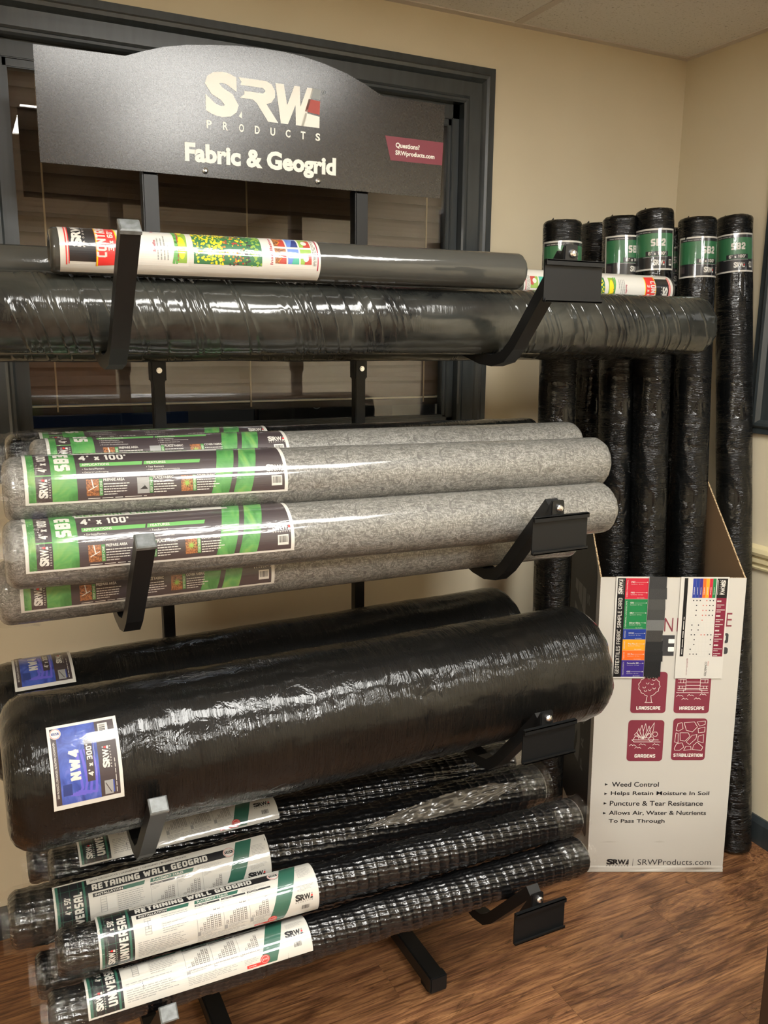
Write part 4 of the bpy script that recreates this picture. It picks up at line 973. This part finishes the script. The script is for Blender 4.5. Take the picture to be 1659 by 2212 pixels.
ic('tree', pts); ic('tree', [(.43, .27), (.46, .42), (.37, .45)]); ic('tree', [(.59, .27), (.56, .42), (.64, .45)]); ic('tree', [(.40, .26), (.62, .26)])
for x, y in ((.36, .62), (.45, .72), (.58, .70), (.64, .60), (.52, .56), (.40, .54), (.62, .80), (.48, .84)): ic('tree', [(x-.04, y+.015), (x-.02, y-.01), (x+.02, y-.01), (x+.04, y+.02)])
for y in (.60, .68, .76, .84, .92, .98): ic('steps', [(.30, y), (.70, y)])
for y in (.56, .60, .66, .74, .82, .90): ic('steps', [(.08, y), (.30, y)]); ic('steps', [(.70, y), (.92, y)])
ic('steps', [(.30, .56), (.30, 1.0)]); ic('steps', [(.70, .56), (.70, 1.0)]); ic('steps', [(.24, .52), (.24, .57), (.76, .57), (.76, .52)], .0011); ic('steps', [(.05, .50), (.95, .50)])
for x in (.12, .20, .80, .88): ic('steps', [(x, .60), (x, .66)]); ic('steps', [(x+.03, .74), (x+.03, .82)])
for x, y in ((.15, .42), (.45, .43), (.80, .45), (.30, .34), (.65, .35)): ic('steps', [(x-.09, y-.01), (x-.04, y+.03), (x, y), (x+.04, y+.02), (x+.09, y-.01)])
for cx, tip, w_ in ((.30, .80, .05), (.38, .88, .05), (.48, .92, .05), (.58, .86, .05), (.24, .70, .06)):
    ic('garden', [(.42, .54), (cx-w_, (tip+.54)/2+.02), (cx, tip), (cx+w_, (tip+.54)/2), (.44, .54)])
ic('garden', [(.50, .56), (.60, .76), (.72, .94), (.70, .74), (.60, .56)])
for cx, cy in ((.58, .62), (.76, .66), (.66, .54)): ic('garden', [(cx+.075*math.cos(math.radians(60*k)), cy+.06*math.sin(math.radians(60*k))) for k in range(6)], closed=True)
ic('garden', [(.16, .53), (.20, .60), (.28, .62), (.32, .53)]); ic('garden', [(.12, .52), (.86, .52)]); ic('garden', [(.18, .47), (.92, .47)]); ic('garden', [(.12, .52), (.18, .47)])
for x, y in ((.15, .38), (.42, .40), (.80, .40), (.30, .32), (.68, .31)): ic('garden', [(x-.09, y-.01), (x-.04, y+.03), (x, y), (x+.04, y+.02), (x+.09, y-.01)])
for pl in ([(.10, .72), (.14, .88), (.26, .90), (.30, .76), (.18, .70)], [(.32, .90), (.62, .92), (.72, .80), (.58, .68), (.40, .72)], [(.70, .92), (.94, .94), (.94, .86), (.78, .82)], [(.74, .76), (.94, .80), (.94, .68), (.76, .66)],
           [(.08, .44), (.10, .66), (.17, .64), (.18, .42)], [(.22, .66), (.46, .66), (.52, .58), (.38, .46), (.24, .48)], [(.42, .44), (.58, .60), (.72, .62), (.70, .52), (.52, .38)], [(.76, .58), (.92, .62), (.92, .42), (.76, .46)],
           [(.08, .28), (.14, .40), (.30, .42), (.36, .32), (.24, .24), (.10, .24)], [(.36, .24), (.42, .34), (.56, .34), (.58, .26)], [(.64, .36), (.74, .44), (.92, .32), (.88, .24), (.62, .26)]): ic('stone', pl, closed=True)
for key, s_, a, b in (('tree', 'LANDSCAPE', .17, .85), ('steps', 'HARDSCAPE', .16, .86), ('garden', 'GARDENS', .22, .80), ('stone', 'STABILIZATION', .07, .93)):
    u0, v0, u1, v1 = tiles[key]; TP[key].block(s_, u0+a*(u1-u0), v0+.085*(v1-v0), (b-a)*(u1-u0), .0105, 'white', 3, 0, .22)
# "CONNECTED" heading mostly behind the cards: the visible letters
PB.text('N', .171+.013, .752, .024, .040, 'maroon', 2, bold=-.005); PB.text('N', .206+.013, .752, .024, .040, 'maroon', 2, bold=-.005); PB.text('E', .343+.013, .767, .016, .040, 'maroon', 2, bold=-.005)
HP1 = PB; PB = Print(PBM)
PB.rect(.168+.012, .680, .215, .741, 'grey', 1).rrect(.186+.012, .693, .203+.012, .706, .002, 'white', 2).rrect(.186+.012, .717, .203+.012, .730, .002, 'white', 2)
HP2 = PB; PB = Print(PBM)
PB.rrect(.330+.010, .686, .357+.010, .706, .006, 'grey', 1).rrect(.330+.011, .718, .355+.011, .748, .006, 'grey', 1).rrect(.333+.011, .725, .347+.011, .742, .004, 'white', 2)
HP = PB; PB = Print(PBM)
for i, (s_, u, v_, w_) in enumerate((('Weed Control', .056, .277, .137), ('Helps Retain Moisture In Soil', .055, .2475, .288), ('Puncture & Tear Resistance', .054, .2165, .273), ('Allows Air, Water & Nutrients', .053, .185, .286), ('To Pass Through', .054, .158, .165))):
    du = -RK*v_; PB.text(s_, u+du, v_, w_, .0155, 'black', 2, bold=.012)
    if i < 4: PB.poly([(.036+du, v_+.0035), (.045+du, v_+.0075), (.036+du, v_+.0115)], 'black', 2)
BP_ = PB; PB = Print(PBM)
PB.logo(.0565, .019, .066, .024, 'black', 'black', 'black', 2); PB.rect(.1345, .020, .1355, .044, 'black', 2); PB.text('SRWProducts.com', .149, .0235, .219, .0185, 'black', 2, bold=-.004)
WP = PB; PB = Print(PBM)
PB.poly([(.03, .098), (.06, .102), (.09, .099), (.06, .097)], 'dent', 1).poly([(.19, .099), (.21, .103), (.228, .099), (.21, .097)], 'dent', 1)
def fmap(u, v, l, eps=.0005):
    o = np.zeros((len(u), 3)); uu = u+RK*v
    for i, (c0, c1, c2) in enumerate(zip(D_, Sd, (0, 0, 1))): o[:, i] = c0*uu-c1*(eps+.00018*l)+c2*v
    return o
for p_ in TP.values(): p_.build('icon_tile', fmap, box)
HP1.build('heading', fmap, box); HP2.build('block_lettering', fmap, box); HP.build('block_lettering', fmap, box); BP_.build('bullet_text', fmap, box); WP.build('web_address', fmap, box); PB.build('dents', fmap, box)
# side print: black field with grey mark
PS = Print(dict(black=M['ink_black'], grey=new_mat('side_mark_grey', hexc('#6c6c6c'), .5)))
PS.poly([(.030, .105), (.034, .095), (.042, .09), (bd, .085), (bd, 1.16), (.12, 1.04), (.04, .93), (.030, .90)], 'black', 1)
PS.logo(.10, .270, .155, .56, 'grey', 'grey', 'grey', 2, 90)
# seen from outside (-D side) u runs from back to front, so mirror: position w = depth
def smap(w, z, l):
    o = np.zeros((len(w), 3)); ww = (.345-w)
    for i, (c0, c1, c2) in enumerate(zip(D_, Sd, (0, 0, 1))): o[:, i] = c0*(RK*z-.0006-.0002*l)+c1*ww+c2*z
    return o
PS2 = Print(PS.mats)
PS2.poly([(.345-.042, .09), (.345-.034, .095), (.345-.030, .105), (.345-.030, .90), (.345-.04, .93), (.345-.12, 1.04), (.345-bd, 1.16), (.345-bd, .085)], 'black', 1)
PS2.logo(.060, .270, .185, .56, 'grey', 'grey', 'grey', 2, 90)
PS2.build('side_printing', smap, box)

# ---------------------------------------------------------------- two cards hung on the box front
def card_thing(name, label, cat, u0, v0): return thing(name, label, cat, tuple(BL+D_*(u0+RK*v0)-Sd*.0045+Vector((0, 0, v0))))
def cmap(rot=0.0, eps=0.0):
    cr, sr = math.cos(rot), math.sin(rot)
    def f(u, v, l):
        a = u*cr-v*sr; b = u*sr+v*cr; o = np.zeros((len(u), 3))
        for i, (c0, c1, c2) in enumerate(zip(D_, Sd, (0, 0, 1))): o[:, i] = c0*(a+RK*b)-c1*(eps+.00016*l)+c2*b
        return o
    return f
PMATS = {k: new_mat('card_'+k, hexc(h), .45, coat=.2, coat_rough=.2) for k, h in dict(white='#cfccc4', black='#111113', red='#c2273a', green='#1f7a45', blue='#1f3a8c', navy='#2a3c94', orange='#e88a24', tang='#ee6a22', purple='#3a2a80', maroon='#7d2138', amber='#eaa023', grey='#c9c7c0', dot='#1c1c28', pink='#c86a5c').items()}
def slab(w, h, mapf, name, mat, parent, t=.0016):
    p = np.array([(0, 0), (w, 0), (w, h), (0, h)], float); a = mapf(p[:, 0], p[:, 1], np.zeros(4)); b = a+np.array(Sd)*t
    return mesh_obj(name, list(a)+list(b), [(0, 1, 2, 3), (7, 6, 5, 4)]+[(i, i+4, (i+1) % 4+4, (i+1) % 4) for i in range(4)], mat, parent)
rot1 = math.radians(-1.4)
cw, chh = .094, .297
c1 = card_thing('sample_card', 'white fabric sample card with coloured stripes and dark swatches, left on the box', 'card', .028+.0137, .614)
mf = cmap(0, 0); slab(cw, chh, mf, 'backing_card', PMATS['white'], c1)
P = Print(PMATS); P.rect(.0045, .004, .0265, chh-.004, 'black', 1)
P.logo(.0065, chh-.050, .016, .042, 'white', 'white', 'white', 2, 90); P.block('GEOTEXTILES FABRIC SAMPLE CARD', .0085, .014, .0110, .222, 'white', 2, 90, .17)
bands = [('red', .060, ('P83', 'P85')), ('green', .087, ('SB2', 'SB3', 'Silver Elite')), ('blue', .031, ('NW4.5',)), ('amber', .032, ('Pro Plus 5',)), ('tang', .029, ('GC Pro',)), ('purple', .050, ('Permeable 300', 'GS5'))]
tt = chh-.004
side = ('WEED CONTROL', 'GENERAL LANDSCAPE', 'NONWOVEN', 'PREMIUM LANDSCAPE', 'GROUND COVER', 'STABILIZATION & SEPARATION')
for bi, (c_, h_, rows) in enumerate(bands):
    P.rect(.0265, tt-h_+.0005, cw-.004, tt, c_, 1)
    P.text(side[bi], .0300, tt-h_+.005, .0035, h_-.010, 'white', 2, 90, 0)
    for ri, s_ in enumerate(rows):
        v_ = tt-h_*(ri+.55)/len(rows)+.003; w_ = .0022*len(s_)+.004
        P.text(s_, .042, v_, w_, .0045, 'white', 2, bold=.02); P.text('Spunbond - 30 Year', .042, v_-.0055, .034, .003, 'white', 2, bold=0)
        P.line([(.044+w_, v_+.002), (.086, v_+.002)], .0006, 'white', 2).disc(.0865, v_+.002, .0016, 'white', 2, 10)
    P.text('Also Available', .060, tt-h_+.0025, .020, .0022, 'white', 2, bold=0); tt -= h_
P.build('printing', mf, c1)
sw = [('#343434', .032), ('#3a3a39', .030), ('#474744', .030), ('#3f3f3d', .030), ('#6b6c6a', .031), ('#3a3835', .033), ('#1e1e1f', .031), ('#191a1b', .028), ('#141414', .052)]
tt = chh+.002; vx = .0945
for i, (hx, h_) in enumerate(sw):
    m_ = new_mat('swatch_%d' % i, hexc(hx), .85); n2 = NT(m_); n2.bump(n2.noise(n2.coords(), 500, 3), .6, .0015)
    a = i*.0004; wv = .044+.0015*math.sin(i*2.1)
    pts = [(0, 0)]; pts = [(vx-.004, tt-h_-.003), (vx+wv+.002*math.sin(i), tt-h_-.003), (vx+wv, tt), (vx-.004, tt)]
    if i == 8: pts = [(vx-.004, tt-h_+.002)]+[(vx-.004+(wv+.004)*k/12, tt-h_+(.006 if k % 2 else -.003)*random.uniform(.3, 1)) for k in range(1, 12)]+[(vx+wv, tt-h_+.002), (vx+wv, tt), (vx-.004, tt)]
    p = np.array(pts); f0 = cmap(0, .0006+.0008*(len(sw)-i)*.5+.0008); A = f0(p[:, 0], p[:, 1], np.zeros(len(p))); B = A+np.array(Sd)*.0009; n = len(p)
    mesh_obj('swatch', list(A)+list(B), [tuple(range(n)), tuple(range(2*n-1, n-1, -1))]+[(q, q+n, (q+1) % n+n, (q+1) % n) for q in range(n)], m_, c1); tt -= h_
c2 = card_thing('chart_card', 'white application chart card with coloured bars and dotted grid, right on the box', 'card', .207+.0137, .614)
mf = cmap(math.radians(.0), 0); cw = .134; slab(cw, chh, mf, 'backing_card', PMATS['white'], c2)
P = Print(PMATS); P.rect(.010, .066, .020, chh-.003, 'black', 1)
P.greek(.0135, .072, .004, .22, 1, 'white', 2, 3, .5, 1)
for i, c_ in enumerate(('navy', 'blue', 'purple', 'tang', 'amber', 'red', 'green')):
    u = .034+i*.0092; P.rect(u, chh-.060, u+.0090, chh-.004, c_, 1); P.greek(u+.003, chh-.050, .003, .042, 1, 'white', 2, i, .5, 1)
P.rect(.101, chh-.060, .130, chh-.004, 'black', 1).logo(.108, chh-.050, .016, .042, 'white', 'white', 'white', 2, -90); P.rect(.1030, chh-.050, .1042, chh-.008, 'grey', 2)
P.rect(.1015, .066, .130, chh-.060, 'maroon', 1)
gh = (chh-.060-.066)/12
for i in range(13): P.rect(.030, .066+i*gh-.0003, .0995, .066+i*gh+.0003, 'grey', 1)
for i in range(8): P.rect(.034+i*.0092-.0003, .066, .034+i*.0092+.0003, chh-.060, 'grey', 1)
R = random.Random(9)
grid_ = ['1110111', '0101111', '0101111', '0101111', '0001000', '1010000', '1010000', '1101111', '0100001', '0100001', '1000000', '1110001']
for r_, rowd in enumerate(grid_):
    for c_, b in enumerate(rowd):
        if b == '1': x0, y0 = .0370+c_*.0092, chh-.060-(r_+.62)*gh; P.rect(x0, y0, x0+.0030, y0+.0032, 'pink' if c_ in (3, 4) else 'dot', 2)
    P.greek(.104, chh-.060-(r_+.95)*gh, .024, gh*.8, 2 if r_ % 3 else 1, 'white', 2, r_+60, .38)
P.text('CONNECTED', .0825, .008, .0060, .042, 'black', 2, -90, .015).text('Stay', .0895, .038, .005, .014, 'pink', 2, -90, 0); P.text('@SRWProducts', .0300, .010, .0045, .050, 'maroon', 2, -90, 0)
P.build('printing', mf, c2)
